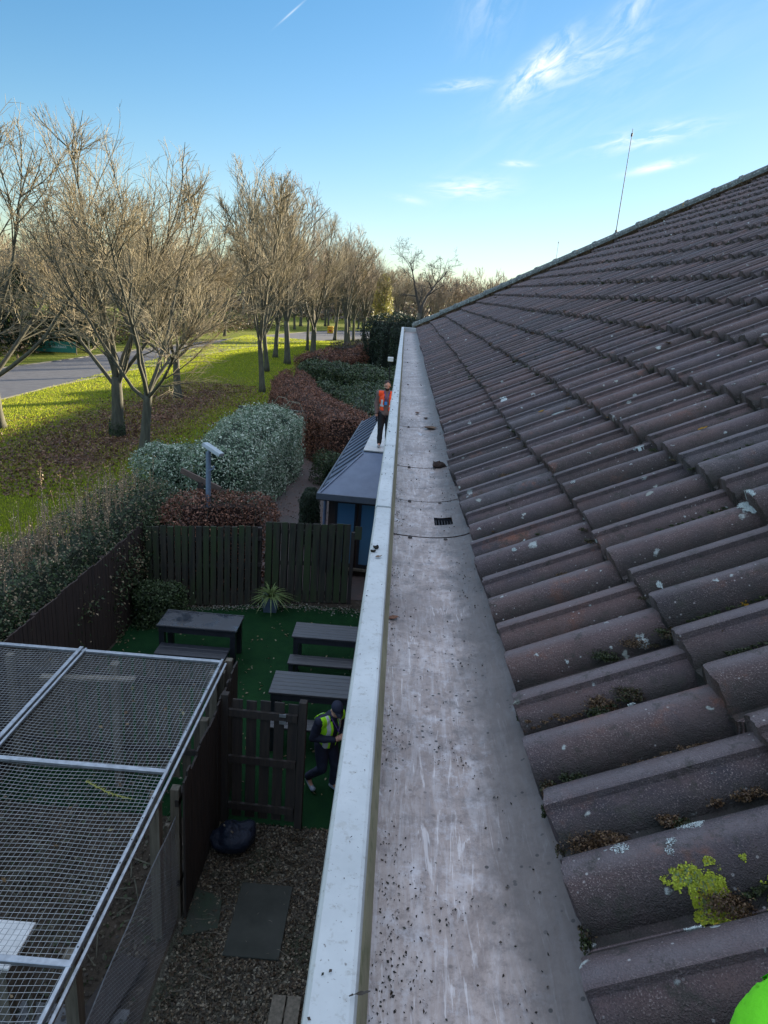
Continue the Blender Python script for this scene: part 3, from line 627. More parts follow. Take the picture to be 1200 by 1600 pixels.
# debris lying in the gutter and on the coping
def curled_leaf(name, p, L, w_, col, rz, label, curl=.5):
    b = MB(); n = 7
    for i in range(n):
        u = i/(n-1); ww = w_*math.sin(math.pi*min(1, u*.92+.06))**.8
        for k in (-1, -.5, 0, .5, 1):
            b.v.append(((u-.5)*L, k*ww*.5, .003+curl*L*((u-.5)**2)+curl*w_*.5*k*k*math.sin(u*3)+rm.uniform(-.001, .001)))
    for i in range(n-1):
        for k in range(4): a = i*5+k; b.f.append((a, a+1, a+6, a+5))
    b.tube([(L*.5, 0, .003+curl*L*.25), (L*.75, L*.05, .004)], [.0012, .0006], 4)
    o = b.build(name, simple('dead_leaf_brown', col, None, 30, .7), None, True); o.location = p; o.rotation_euler = (0, 0, rz)
    tag(o, label, 'leaf'); return o
zf = 5.948
for i, (px, py, L, w_, col, lab) in enumerate([(652, 647, .06, .035, (.10, .05, .03), 'brown curled leaf farthest along the gutter floor'), (674, 672, .10, .07, (.16, .10, .06), 'tan crumpled leaf on the gutter floor'),
        (614, 968, .034, .020, (.20, .09, .05), 'reddish leaf against the left side of the gutter'), (607, 903, .02, .009, (.12, .08, .05), 'thin dry scrap of leaf beside the gutter side'), (665, 655, .05, .03, (.06, .04, .03), 'dark folded leaf in middle of the gutter')]):
    curled_leaf('dead_leaf', gp(px, py, zf), L, w_, col, rm.uniform(0, 6), lab)
for px, py, L, w_, lab, col in [(591, 871, .022, .012, 'small brown leaf with a stalk on the pale coping', (.16, .10, .06)), (596, 905, .0, 0, '', None), (565, 1555, .02, .004, 'short twig fragment lying on the coping', (.05, .04, .03))]:
    if L: curled_leaf('dead_leaf', gp(px, py, 6.051), L, w_, col, rm.uniform(0, 6), lab, .2)
def clod(p, r, label, col):
    b = MB().ball(p+Vector((0, 0, r*.6)), (r*1.3, r, r*.75), 16, 10)
    b.v = [tuple(Vector(q)+Vector((mnoise.noise(Vector(q)*70)*r*.6, mnoise.noise(Vector(q)*70+Vector((5, 5, 5)))*r*.6, mnoise.noise(Vector(q)*90+Vector((9, 1, 5)))*r*.5))) for q in b.v]
    tag(b.build('moss_clod', simple('clod', col, None, 60, .95, bump=1), None, True), label, 'moss')
clod(gp(686, 732, zf), .026, 'large dark brown moss clod in gutter beside the tiles', (.05, .032, .025))
clod(gp(587, 857, 6.05), .008, 'larger black moss crumb on the coping', (.03, .026, .02)); clod(gp(583, 862, 6.05), .006, 'smaller black moss crumb left of its twin on coping', (.03, .026, .02))
P = []; 
for _ in range(1700):
    y = .25+abs(rm.gauss(0, 1))*2.6; u = rm.random()
    if u < .35: x = rm.gauss(.035, .012)
    elif u < .6: x = rm.gauss(.255, .025)
    else: x = rm.uniform(.03, .27)
    x = min(.29, max(.026, x))
    if mnoise.noise(Vector((x*14, y*4, 3.3))) < rm.uniform(-.25, .3): continue
    P.append((x, y, sz(x)+.002))
for _ in range(120): P.append((rm.uniform(-.045, .003), rm.uniform(.3, 6), 6.052))
for cx_, cy_ in ((590, 1500), (600, 1560), (610, 1450), (650, 1540), (700, 1420), (590, 1380), (620, 1150), (640, 1400), (605, 1320), (700, 1180), (760, 1130)):
    c0 = gp(cx_, cy_, zf)
    for _ in range(40): P.append((min(.28, max(.027, c0.x+rm.gauss(0, .02))), c0.y+rm.gauss(0, .03), c0.z+.001))
P = np.array(P); Vv, Qq, cc = cards(P, np.random.uniform(.0015, .006, len(P))*(1+.25*np.clip(P[:, 1]-1, 0, 6)), pick([(.02, .016, .013), (.05, .035, .025), (.03, .03, .02)], len(P)), np.array([0, 0, 1.]), .9, .7)
stuff(link('debris', npmesh('debris', Vv, Qq, M['leaf'], cc)), 'dark crumbs of dirt and moss sprinkled along the gutter floor', 'debris')

# lightning mast on the hip, farther one on the added wing's ridge
def mast(p, L, r, lean, label):
    t_ = thing('antenna_mast', label, 'mast', p)
    MB().tube([(0, 0, 0), (lean*.5, 0, L*.5), (lean, 0, L)], [r, r*.85, r*.6], 8).build('pole', M['antenna'], t_)
    MB().tube([(lean*.93, 0, L*.93), (lean*.96, 0, L*.96)], [r*2.1, r*1.9], 8).build('clamp', M['antenna'], t_)
    MB().tube([(0, 0, -.03), (0, 0, .06)], [r*3, r*2.2], 8).build('socket', M['antenna'], t_)
M['antenna'] = simple('antenna', (.07, .06, .055), (.05, .045, .04), 10, .7, metal=.0, bump=0)
hp = Vector((XE+3.32, YC-3.32, ZE+3.32*math.tan(AL)+.115)); mast(hp, 1.66, .008, .0, 'tall thin mast rising from the middle of the roof hip')
mast(Vector((20.4, 104, 10.6)), 4.6, .03, .0, 'short distant mast showing above the hip near the trees')

# ------------------------------------------------------------ annex with metal roof
AX = Vector((-1.66, 15.55, 0)); AR = -R(2.65)
ann = thing('annex', 'low annex with blue grey standing seam roof, white ledge and tall windows', 'building', AX, AR)
b = MB()
EZ, TZ, AL2 = 2.2, 2.84, 9.8
b.add([(0, 0, EZ), (.80, 1.75, TZ), (.80, AL2-1.2, TZ), (0, AL2, EZ)], [(0, 1, 2, 3)])
b.add([(0, 0, EZ), (3.2, 0, EZ), (3.2, 1.75, TZ), (.80, 1.75, TZ)], [(0, 1, 2, 3)])
b.add([(0, AL2, EZ), (.80, AL2-1.2, TZ), (3.2, AL2-1.2, TZ), (3.2, AL2, EZ)], [(0, 1, 2, 3)])
b.add([(.8, 1.75, TZ), (3.2, 1.75, TZ), (3.2, AL2-1.2, TZ), (.8, AL2-1.2, TZ)], [(0, 1, 2, 3)])
rf = b.build('roof', M['slate_paint'], ann)
M['seam'] = simple('seam', (.07, .085, .11), (.06, .07, .09), 5, .45, bump=0)
v_ = .42
while v_ < AL2-.3:
    f_ = 1.0
    if v_ < 1.75: f_ = v_/1.75
    if v_ > AL2-1.2: f_ = max(.05, (AL2-v_)/1.2)
    a0 = Vector((.03, v_, EZ+.035)); a1 = Vector((.80*f_-.02, v_, EZ+(TZ-EZ)*f_+.012)); MB().beam(a0, a1, .03, .05).build('standing_seam', M['seam'], rf); v_ += .70
b = MB(); b.beam((0, 0, EZ+.01), (.8, 1.75, TZ+.01), .05, .02); b.build('hip_flashing', M['slate_paint'], rf)
b = MB().box(-.01, 3.2, -.05, -.005, EZ-.13, EZ+.02, bev=.006); b.box(-.05, -.006, -.05, AL2, EZ-.13, EZ+.02, bev=.006); b.build('fascia', M['seam'], ann)
b = MB().box(-.02, 3.2, .0, .45, EZ-.16, EZ-.12); b.build('soffit', M['black'], ann)
w = MB(); w.box(.18, 3.2, .50, 9.3, 0, 2.03); w.build('wall', M['brown_wood'], ann)
M['glass'] = NT('window_glass').fin((.07, .17, .28), .15, 0, .9)
for x0, x1 in ((.40, .82), (.98, 1.42), (1.58, 2.0)):
    f_ = MB(); f_.box(x0-.05, x0, .455, .52, .25, 1.95); f_.box(x1, x1+.05, .455, .52, .25, 1.95); f_.box(x0-.001, x1+.001, .457, .52, 1.88, 1.95); f_.box(x0-.001, x1+.001, .457, .52, .25, .34)
    fo = f_.build('window', M['black'], ann); MB().box(x0+.001, x1-.001, .475, .485, .34, 1.88).build('pane', M['glass'], fo)
MB().box(.3, 2.6, .38, .47, .19, .24).build('sill', M['grey_wood'], ann)
MB().tube([(.1, .42, 2.06), (.1, .42, .02)], .04, 10).build('downpipe', M['slate_paint'], ann)
led = MB(); 
for a, z in ((1.95, 4.3), (4.305, 6.6), (6.605, 8.9)): led.box(.79, 2.6, a, z, 2.865, 2.90, bev=.005)
led.build('ledge', M['coping'], ann)
b = MB(); b.add([(.80, 1.97, 2.864), (2.6, 1.97, 2.864), (2.6, 2.12, 2.62), (.95, 2.12, 2.62), (.80, 8.9, 2.864), (.95, 8.8, 2.62)], [(0, 3, 2, 1), (0, 4, 5, 3)]); b.build('ledge_fascia', M['seam'], ann)

# ------------------------------------------------------------ fences
def fence_root(label, loc=(0, 0, 0)): return thing('fence', label, 'fence', loc)
def boards(bm, p0, p1, h, bw, gap, th=.022, z0=.04, jit=.02, off=0.0, pointed=False):
    p0 = Vector(p0); p1 = Vector(p1); d = (p1-p0); L = d.length; d.normalize(); nrm = Vector((d.y, -d.x, 0)); s = 0
    while s+bw*.6 < L:
        e = min(bw, L-s); hh = h+rm.uniform(-jit, jit); o = off+rm.uniform(-.003, .003); lean = rm.uniform(-.006, .006)
        m = Matrix(((d.x, nrm.x, 0, p0.x), (d.y, nrm.y, 0, p0.y), (0, 0, 1, 0), (0, 0, 0, 1)))
        i0 = len(bm.v); bm.box(s, s+e, o, o+th, z0, hh, m)
        for k in range(i0+4, i0+8): q = bm.v[k]; bm.v[k] = (q[0]+d.x*lean, q[1]+d.y*lean, q[2]+rm.uniform(-.004, .004))
        s += bw+gap
def rail(bm, p0, p1, z, w_=.04, h_=.09, off=0.0):
    p0 = Vector(p0); p1 = Vector(p1); d = (p1-p0).normalized(); n_ = Vector((d.y, -d.x, 0))*off
    bm.beam((p0.x+n_.x, p0.y+n_.y, z), (p1.x+n_.x, p1.y+n_.y, z), w_, h_)
# left boundary
fL = fence_root('dark brown close board fence along the left side of yard below the shrubs')
b = MB(); boards(b, (-5.1, 4.0, 0), (-5.05, 13.5, 0), 1.88, .105, .012, .02); b.build('board', M['brown_wood'], fL)
b = MB(); rail(b, (-5.13, 4.0, 0), (-5.08, 13.5, 0), 1.5); rail(b, (-5.13, 4.0, 0), (-5.08, 13.5, 0), .5); b.build('rail', M['brown_wood'], fL)
for y in (4.5, 6.9, 9.3, 11.7): MB().box(-5.23, -5.14, y, y+.09, 0, 1.8).build('post', M['brown_wood'], fL)
# far fence, left stretch with gaps
p0, p1 = (-4.98, 13.45, 0), (-2.68, 13.98, 0)
fF = fence_root('dark greenish slatted fence with gaps behind the yard under the copper hedge')
b = MB(); boards(b, p0, p1, 1.84, .115, .03, .02, off=.03); b.build('board', M['green_wood'], fF)
b = MB(); rail(b, p0, p1, 1.55); rail(b, p0, p1, .95); rail(b, p0, p1, .3); b.build('rail', M['dark_wood'], fF)
b = MB(); boards(b, p0, p1, 1.80, .125, .02, .02, off=-.05); b.build('back_board', M['dark_wood'], fF)
for u in (.02, .5, .98):
    q = Vector(p0).lerp(Vector(p1), u); MB().box(q.x-.045, q.x+.045, q.y-.045+.09, q.y+.045+.09, 0, 1.78).build('post', M['dark_wood'], fF)
p0, p1 = (-2.62, 14.16, 0), (-.80, 14.40, 0)
fG = fence_root('mossy green board fence panel right of the spiky potted plant')
b = MB(); boards(b, p0, p1, 1.90, .135, .035, .02, off=.035); b.build('board', M['green_wood'], fG)
b = MB(); boards(b, p0, p1, 1.86, .16, .008, .02, off=-.055); b.build('back_board', M['dark_wood'], fG)
b = MB(); rail(b, p0, p1, 1.68); rail(b, p0, p1, .95); rail(b, p0, p1, .25); b.build('rail', M['dark_wood'], fG)
MB().box(-.78, -.70, 14.36, 14.45, 0, 1.72, bev=.006).build('post', M['dark_wood'], fG)
MB().box(-.70, -.55, 14.33, 14.352, 1.58, 1.88, bev=.004).build('board_end', M['green_wood'], fG)
# cage back fence
fC = fence_root('slatted fence behind the wire mesh cage with pale board tops')
b = MB(); boards(b, (-5.0, 8.20, 0), (-1.98, 8.20, 0), 1.93, .115, .045, .02); b.build('board', M['pen_wood'], fC)
b = MB(); rail(b, (-5.0, 8.15, 0), (-2.0, 8.15, 0), 1.6); rail(b, (-5.0, 8.15, 0), (-2.0, 8.15, 0), .5); b.build('rail', M['dark_wood'], fC)
for x in (-4.9, -3.5, -2.08): MB().box(x, x+.09, 8.05, 8.14, 0, 1.85).build('post', M['grey_wood'], fC)
# side fence of the passage
fS = fence_root('tall dark board fence on the right side of the cage')
b = MB(); boards(b, (-1.90, 5.95, 0), (-1.90, 8.35, 0), 1.84, .11, .012, .022, jit=.05); b.build('board', M['dark_wood'], fS)
b = MB(); rail(b, (-1.96, 5.95, 0), (-1.96, 8.35, 0), 1.55); rail(b, (-1.96, 5.95, 0), (-1.96, 8.35, 0), .5); b.build('rail', M['dark_wood'], fS)
for y, h in ((6.0, 1.72), (7.1, 1.8), (8.3, 1.92)): MB().box(-2.03, -1.94, y-.045, y+.045, 0, h, bev=.006).build('post', M['grey_wood'], fS)
# leaf litter and ivy stuck on its top
# gate
gt = thing('gate', 'dark slatted wooden gate between the gravel and the green yard', 'gate', (-1.84, 7.5, 0), R(-2))
for k in range(5): MB().box(.10+k*.175, .10+k*.175+.125, -.022, 0, .10, 1.86+rm.uniform(-.015, .015)).build('board', M['dark_wood'], gt)
for z in (.28, 1.0, 1.68): MB().box(.06, .92, -.062, -.024, z-.05, z+.05).build('rail', M['dark_wood'], gt)
MB().box(.935, 1.03, -.06, .035, 0, 1.92, bev=.006).build('post', M['dark_wood'], gt)
MB().box(-.04, .05, -.05, .04, 0, 1.92, bev=.006).build('post', M['dark_wood'], gt)
for z in (1.62, 1.72): MB().box(.70, .78, -.075, -.063, z-.02, z+.02).build('hinge', M['galv'], gt)

# ------------------------------------------------------------ cage
CZ = 2.0
cg = thing('wire_cage', 'large galvanised wire mesh cage roof over a dark pen at lower left', 'cage', (0, 0, 0))
def member(p, q, w_=.045, h_=.05, m='galv', par=cg, nm='frame_rail'):
    o = MB().beam(p, q, w_, h_).build(nm, M[m], par); return o
XR_, XM, XL = -2.03, -3.89, -7.0
Yb = [8.05, 5.86, 3.74, 2.0]
member((XR_, 1.6, CZ), (XR_, 8.12, CZ), .035, .05); member((XR_+.05, 1.6, CZ-.035), (XR_+.05, 8.1, CZ-.035), .03, .03)
for y in Yb: member((XL, y, CZ+.012), (XR_+.02, y, CZ+.012), .055, .035)
member((XM, 5.86, CZ+.035), (XM, 8.1, CZ+.035), .05, .03); member((XM+.06, 5.86, CZ+.02), (XM+.06, 8.1, CZ+.02), .03, .03)
for y0_, y1_ in ((3.74, 5.86), (5.86, 8.05)):
    for k in range(8):
        yy = y0_+(k+.5)*(y1_-y0_)/8; MB().ball((XR_, yy, CZ+.027), (.007, .007, .004), 8, 4).build('screw', M['black'], cg)
def panel(x0, x1, y0, y1, sag):
    b = MB(); sp_ = .048
    def z(x, y): u = (x-x0)/(x1-x0); w_ = (y-y0)/(y1-y0); return CZ-.012-sag*4*u*(1-u)*(.4+2.4*w_*(1-w_))+.012*mnoise.noise(Vector((x*1.3, y*1.3, 0)))
    nx_ = int((x1-x0)/sp_); ny_ = int((y1-y0)/sp_); sgx = 14; r = .0023
    for i in range(nx_+1):
        x = x0+i*sp_; pts = [(x+.006*math.sin(k*1.1+i*.3), y0+(y1-y0)*k/sgx, z(x, y0+(y1-y0)*k/sgx)) for k in range(sgx+1)]; b.tube(pts, r, 4, False)
    for j in range(ny_+1):
        y = y0+j*sp_; pts = [(x0+(x1-x0)*k/sgx, y+.010*math.sin(k*.9+j*.25), z(x0+(x1-x0)*k/sgx, y)+.003) for k in range(sgx+1)]; b.tube(pts, r, 4, False)
    return b
panel(XM, XR_, 5.86, 8.05, .03).build('mesh_panel', M['wire'], cg); panel(-5.4, XM, 5.86, 8.05, .04).build('mesh_panel', M['wire'], cg)
panel(-4.6, XR_, 3.74, 5.86, .04).build('mesh_panel', M['wire'], cg); panel(-3.6, XR_, 2.0, 3.74, .04).build('mesh_panel', M['wire'], cg)
for (x, y, h) in ((-2.10, 5.72, 1.86), (-2.10, 3.9, 1.93), (-2.1, 7.95, 1.93), (-3.4, 7.95, 1.93), (-2.1, 2.1, 1.93), (-5.5, 5.8, 1.93)):
    MB().box(x-.05, x+.05, y-.05, y+.05, 0, h, bev=.008).build('post', M['grey_wood'], cg)
# lower side netting, a separate sagging roll fixed on posts
def lerp3(a, b_, t_): return a+(b_-a)*t_
nt = thing('wire_netting', 'fine sagging wire netting hung along the side of the pen', 'netting', (0, 0, 0))
b = MB(); N1 = 110; hexw = .026
def netp(u, w_):    # u along, w_ 0 bottom..1 top
    y = 6.0-u*3.6; top = 1.38+.02*math.sin(u*9); z = .02+(top-.02)*w_; x = -1.975+.02*math.sin(w_*3.1)*math.sin(u*7+1)+.006*math.sin(u*23)
    return (x, y+.03*math.sin(w_*5), z)
for k in range(-52, N1+1, 2):
    for dr in (1, -1):
        pts = []
        for s in range(15):
            w_ = s/14; u = (k+26+ (w_*52 if dr > 0 else -w_*52)-26+26)/N1
            if 0 <= u <= 1: pts.append(netp(u, w_))
        if len(pts) > 1: b.tube(pts, .0013, 3, False)
b.build('mesh', M['net'], nt)
b = MB(); b.tube([netp(k/20, 1.0) for k in range(21)], .006, 5); b.build('top_wire', M['galv'], nt)
b = MB(); b.beam((-2.03, 5.86, 1.36), (-2.03, 5.86, .0), .05, .05); b.build('stake', M['grey_wood'], nt)
# contents of the pen
sheet('concrete', [(-3.6, 3.2), (-2.1, 3.2), (-2.1, 4.9), (-3.6, 4.9)], .012, M['slab'])
hutch = thing('hutch', 'white topped low hutch under the mesh at left edge', 'hutch', (-3.3, 4.6, 0))
sx_ = [gp(0, 1425, 1.1), gp(52, 1430, 1.1), gp(18, 1495, 1.1)]
MB().box(-.45, .40, -.23, .23, 1.07, 1.10, bev=.005).build('lid', M['white'], hutch); MB().box(-.40, .35, -.20, .20, .45, 1.068).build('box', M['grey_wood'], hutch)
for x, y in ((-.38, -.18), (.3, -.18), (-.38, .13), (.3, .13)): MB().box(x, x+.05, y, y+.05, 0, .449).build('leg', M['grey_wood'], hutch)
tag(MB().beam((-2.55, 4.1, .05), (-2.25, 5.4, .05), .30, .05).build('plank', M['dark_wood']), 'dark mat like board lying on the pen floor beside the netting', 'plank')
tag(MB().beam((-4.2, 7.6, 1.86), (-3.05, 7.72, 1.86), .10, .04).build('plank', M['grey_wood']), 'pale horizontal timber just under the far end of the cage mesh', 'plank')
# yellow fallen frond caught on the mesh
b = MB(); a0, a1 = gp(135, 1222, CZ), gp(205, 1250, CZ)
for k in range(22):
    u = k/21; p = a0.lerp(a1, u)+Vector((.0, -.03*math.sin(u*3), .012)); 
    for s in (1, -1): q = p+Vector((rm.uniform(.01, .05), s*rm.uniform(.015, .05)*(1-u*.6), rm.uniform(-.01, .012))); b.add([p+Vector((-.008, 0, 0)), p+Vector((.008, 0, 0)), q], [(0, 1, 2)])
b.tube([a0+Vector((0, 0, .012)), a0.lerp(a1, .5)+Vector((0, -.03, .012)), a1+Vector((0, 0, .012))], .003, 4)
tag(b.build('dead_leaf', simple('yellow_leaf', (.30, .30, .06), (.2, .19, .05), 20, .8)), 'long yellow withered leaf caught on the cage mesh', 'leaf')
P = np.c_[np.random.uniform(-4.8, -2.06, 60), np.random.uniform(3.4, 8.0, 60), np.full(60, CZ-.02)]; Vv, Qq, cc = cards(P, np.random.uniform(.03, .07, 60), pick([(.22, .15, .08), (.14, .09, .05), (.25, .22, .12)], 60), np.array([0, 0, 1.]), .5, .6)
stuff(link('caught_leaves', npmesh('caught_leaves', Vv, Qq, M['leaf'], cc)), 'scattered dry leaves caught on the cage mesh', 'litter')
# branches piled inside
b = MB()
for _ in range(60):
    p = Vector((rm.uniform(-4.4, -2.3), rm.uniform(5.0, 6.6), rm.uniform(.05, .5))); d = Vector((rm.gauss(0, 1), rm.gauss(0, 1), rm.gauss(0, .25))).normalized()*rm.uniform(.3, .9)
    b.tube([p, p+d*.5+Vector((0, 0, .05)), p+d], [.012, .009, .004], 4)
tag(b.build('branch_pile', M['bark']), 'heap of cut branches inside the pen', 'branches')

# ------------------------------------------------------------ tables, pot, bag and small things in the yard
def picnic_table(x0, x1, y0, y1, label, slats):
    cx, cy = (x0+x1)/2, (y0+y1)/2; L, D = x1-x0, y1-y0
    r = thing('outdoor_table', label, 'table', (cx, cy, 0), 0, 'dark garden tables')
    b = MB(); n = 6 if slats else 1; sw = D/n
    for k in range(n): b.box(-L/2, L/2, -D/2+k*sw+(.003 if slats else 0), -D/2+(k+1)*sw-(.003 if slats else 0), .705, .745, bev=.006)
    if not slats:
        b.box(-L/2, L/2, -D/2, -D/2+.03, .7455, .755, bev=.003); b.box(-L/2, L/2, D/2-.03, D/2, .7455, .755, bev=.003)
    b.build('tabletop', M['wet'] if not slats else M['slat'], r)
    b = MB(); b.box(-L/2+.03, L/2-.03, -D/2+.02, -D/2+.05, .60, .704); b.box(-L/2+.03, L/2-.03, D/2-.05, D/2-.02, .60, .704); b.build('apron', M['plastic'], r)
    for sx2 in (-1, 1):
        for sy in (-1, 1): x = sx2*(L/2-.08); y = sy*(D/2-.08); MB().box(x-.05, x+.05, y-.05, y+.05, 0, .599 if False else .70, bev=.006).build('leg', M['plastic'], r)
def bench(x0, x1, y0, y1, label, slats):
    cx, cy = (x0+x1)/2, (y0+y1)/2; L, D = x1-x0, y1-y0
    r = thing('bench', label, 'bench', (cx, cy, 0), 0, 'dark garden benches')
    b = MB(); n = 3
    for k in range(n): sw = D/n; b.box(-L/2, L/2, -D/2+k*sw+.002, -D/2+(k+1)*sw-.002, .415, .45, bev=.005)
    b.build('seat', M['slat'] if slats else M['plastic'], r)
    MB().box(-L/2+.04, L/2-.04, -.02, .02, .33, .414).build('apron', M['plastic'], r)
    for sx2 in (-1, 1): x = sx2*(L/2-.06); MB().box(x-.04, x+.04, -D/2+.02, D/2-.02, 0, .414, bev=.005).build('leg', M['plastic'], r)
M['slat'] = simple('slat', (.060, .062, .068), (.030, .033, .040), 5, .42, bump=.3, dist=.002, stretch=(.6, 9, 6), spec=.6)
t = NT('wet_top'); nw = t.ramp(t.noise(2.2, t.map((1, 1.6, 1)), 3, .5), .42, .56); c = t.mix(nw, (.022, .026, .034), (.030, .036, .046)); M['wet'] = t.fin(c, t.ramp(nw, 0, 1, .42, .05), 0, .6)
picnic_table(-4.03, -2.57, 11.28, 11.92, 'black table with smooth wet shining top at left of the yard', False)
bench(-3.92, -2.66, 10.80, 11.20, 'black bench in front of the smooth wet table', False)
picnic_table(-1.57, -.30, 11.28, 11.86, 'slatted dark table farther back on the turf near the wall', True)
bench(-1.57, -.30, 10.84, 11.16, 'dark bench between the two slatted tables', True)
picnic_table(-1.64, -.30, 9.42, 10.08, 'nearer slatted dark table just behind the gate', True)
bench(-1.56, -.30, 8.95, 9.22, 'dark bench between the gate and the nearest slatted table', True)
# planter with spiky plant
PLS = .80
pl = thing('potted_plant', 'spiky striped grass plant in a square blue grey planter by the fence', 'plant', (-2.40, 13.75, 0), .1)
b = MB(); 
vs = []
for z, r_ in ((0, .17), (.42, .22), (.42, .195), (.36, .19)):
    for x, y in ((-1, -1), (1, -1), (1, 1), (-1, 1)): vs.append((x*r_, y*r_, z))
fs = [(3, 2, 1, 0)]+[(k*4+i, k*4+(i+1) % 4, k*4+4+(i+1) % 4, k*4+4+i) for k in range(3) for i in range(4)]+[(12, 13, 14, 15)]
b.add(vs, fs); b.build('planter', simple('planter_blue', (.10, .14, .20), (.07, .10, .15), 8, .5), pl)
V = []; Q = []; C = []
for k in range(90):
    az = rm.uniform(0, 6.28); L = rm.uniform(.45, .75); el = rm.uniform(.5, 1.4); w_ = rm.uniform(.011, .018); o = len(V); n = 8
    for i in range(n):
        u = i/(n-1); rr = L*u*math.cos(el)*(1+.5*u); zz = .38+L*u*math.sin(el)-L*.75*u*u*(1.25-el*.5)
        ww = w_*(1-u**2.5)+.001; s = Vector((-math.sin(az), math.cos(az), 0))
        p = Vector((rr*math.cos(az), rr*math.sin(az), zz))
        for e, cc_ in ((-1, (.36, .42, .18)), (-.3, (.12, .20, .06)), (.3, (.12, .20, .06)), (1, (.36, .42, .18))): q = p+s*ww*e; V.append((q.x, q.y, q.z)); C.append(cc_)
    for i in range(n-1):
        for e in range(3): Q.append((o+i*4+e, o+i*4+e+1, o+i*4+5+e, o+i*4+4+e))
link('leaves', npmesh('leaves', V, Q, M['leaf'], np.array(C)), pl); pl.scale = (PLS, PLS, PLS)
# bin bag
b = MB().ball((0, 0, .20), (.29, .24, .20), 36, 22)
b.v = [tuple(Vector(q)*(1+.22*mnoise.noise(Vector(q)*5)-.16*abs(mnoise.noise(Vector(q)*11))+.05*mnoise.noise(Vector(q)*26))) for q in b.v]; b.v = [(x, y, max(.013, z)) for x, y, z in b.v]
bag = b.build('bin_bag', simple('bag_blue', (.014, .022, .042), (.009, .014, .030), 10, .4, bump=1, dist=.02), None, True); bag.location = (-1.60, 7.02, 0)
tag(bag, 'full dark blue bin bag slumped at the foot of the gate', 'bag')
MB().beam((-.12, -.05, .40), (.02, -.14, .37), .02, .012).build('stick', M['grey_wood'], bag)
# slabs on the ground
slabm = simple('slab_dark', (.042, .045, .038), (.026, .03, .024), 4, .8, bump=.4)
a = MB().box(-1.37, -.77, 5.53, 6.48, .014, .045, bev=.006).build('paving_slab', slabm); a.rotation_euler = (0, 0, 0)
tag(a, 'big dark rectangular slab lying in the middle of the gravel', 'slab')
mossp = simple('moss_slab', (.03, .05, .03), (.04, .045, .035), 5, .9, bump=.5); a = MB().add([(-1.90, 6.35, .034), (-1.55, 6.25, .034), (-1.50, 5.85, .034), (-1.88, 5.72, .034), (-1.90, 6.35, .013), (-1.55, 6.25, .013), (-1.50, 5.85, .013), (-1.88, 5.72, .013)], [(3, 2, 1, 0), (0, 1, 5, 4), (1, 2, 6, 5), (2, 3, 7, 6)])
b = MB(); b.add([(-1.88, 6.35, .034), (-1.55, 6.25, .034), (-1.50, 5.85, .034), (-1.86, 5.72, .034), (-1.88, 6.35, .013), (-1.55, 6.25, .013), (-1.50, 5.85, .013), (-1.86, 5.72, .013)], [(3, 2, 1, 0), (0, 1, 5, 4), (1, 2, 6, 5), (2, 3, 7, 6)])
tag(b.build('paving_slab', mossp), 'small mossy slab at the foot of the dark side fence', 'slab')
pa = thing('pallet', 'weathered wooden boards end at the bottom beside the gutter wall', 'pallet', (-.62, 4.72, 0))
for k in range(2): MB().box(-.14+k*.15, -.14+k*.15+.135, -.4, .40, .06, .09, bev=.004).build('board', M['grey_wood'], pa)
MB().box(-.14, .14, .2, .3, .013, .0595).build('bearer', M['grey_wood'], pa)

# loose chips, leaves and twigs on the ground
def scatter(name, n, poly_fn, size, pal, label, z=.016, m='leaf', asp=.7, w=None, tilt=.45):
    P = np.array([poly_fn() for _ in range(n)]); P = np.c_[P, np.full(n, z)+np.random.uniform(0, .02, n)]
    Vv, Qq, cc = cards(P, np.random.uniform(size[0], size[1], n), pick(pal, n, w), np.array([0, 0, 1.]), tilt, asp)
    stuff(link(name, npmesh(name, Vv, Qq, M[m], cc)), label, 'litter')
scatter('wood_chips', 16000, lambda: (rm.uniform(-1.9, -.05), rm.uniform(4.2, 7.45)), (.012, .045), [(.12, .095, .06), (.065, .048, .03), (.24, .20, .14), (.035, .028, .02), (.09, .062, .038)], 'loose wood chips and leaf scraps covering the gravel strip', .016)
scatter('fallen_leaves', 420, lambda: (rm.uniform(-4.9, -.1), min(14.0, abs(rm.gauss(0, 1))*2.0+8.0 if rm.random() < .4 else rm.uniform(8, 13.4))), (.03, .07), [(.26, .22, .13), (.18, .13, .07), (.3, .28, .2)], 'pale fallen leaves scattered over the yard turf', .016)
scatter('yard_edge_litter', 1500, lambda: (lambda u: (-4.9+4.8*u+rm.gauss(0, .05), 13.45+.85*min(1, u*1.6)*.8+rm.gauss(0, .10)-.12))(rm.random()), (.02, .05), [(.26, .24, .2), (.15, .12, .08), (.3, .3, .27)], 'gravel and leaf scraps along the foot of the far fence', .018)
scatter('pen_litter', 5000, lambda: (rm.uniform(-5.2, -2.05), rm.uniform(3.0, 8.0)), (.02, .07), [(.10, .08, .06), (.05, .04, .03), (.16, .14, .1), (.05, .07, .03)], 'leaf litter and scraps on the pen floor', .014)
scatter('path_leaves', 1600, lambda: (rm.uniform(-4.1, -1.7), rm.uniform(17, 31)), (.03, .07), [(.16, .07, .04), (.10, .06, .04), (.22, .17, .12)], 'small brown leaves fallen on the brick path', .02)
def lawnpt():
    while True:
        y = rm.uniform(20, 47); x = -12.6+rm.gauss(0, 2.0)+(.3*math.sin(y*.4))+(1.2 if y > 38 else 0)
        if x < -7.5 and x > -19.2: return (x, y)
scatter('leaf_litter', 17000, lawnpt, (.07, .16), [(.22, .105, .065), (.14, .07, .045), (.30, .18, .10), (.10, .055, .035)], 'brown fallen leaves covering the ground under the avenue trees', .02, tilt=.7)
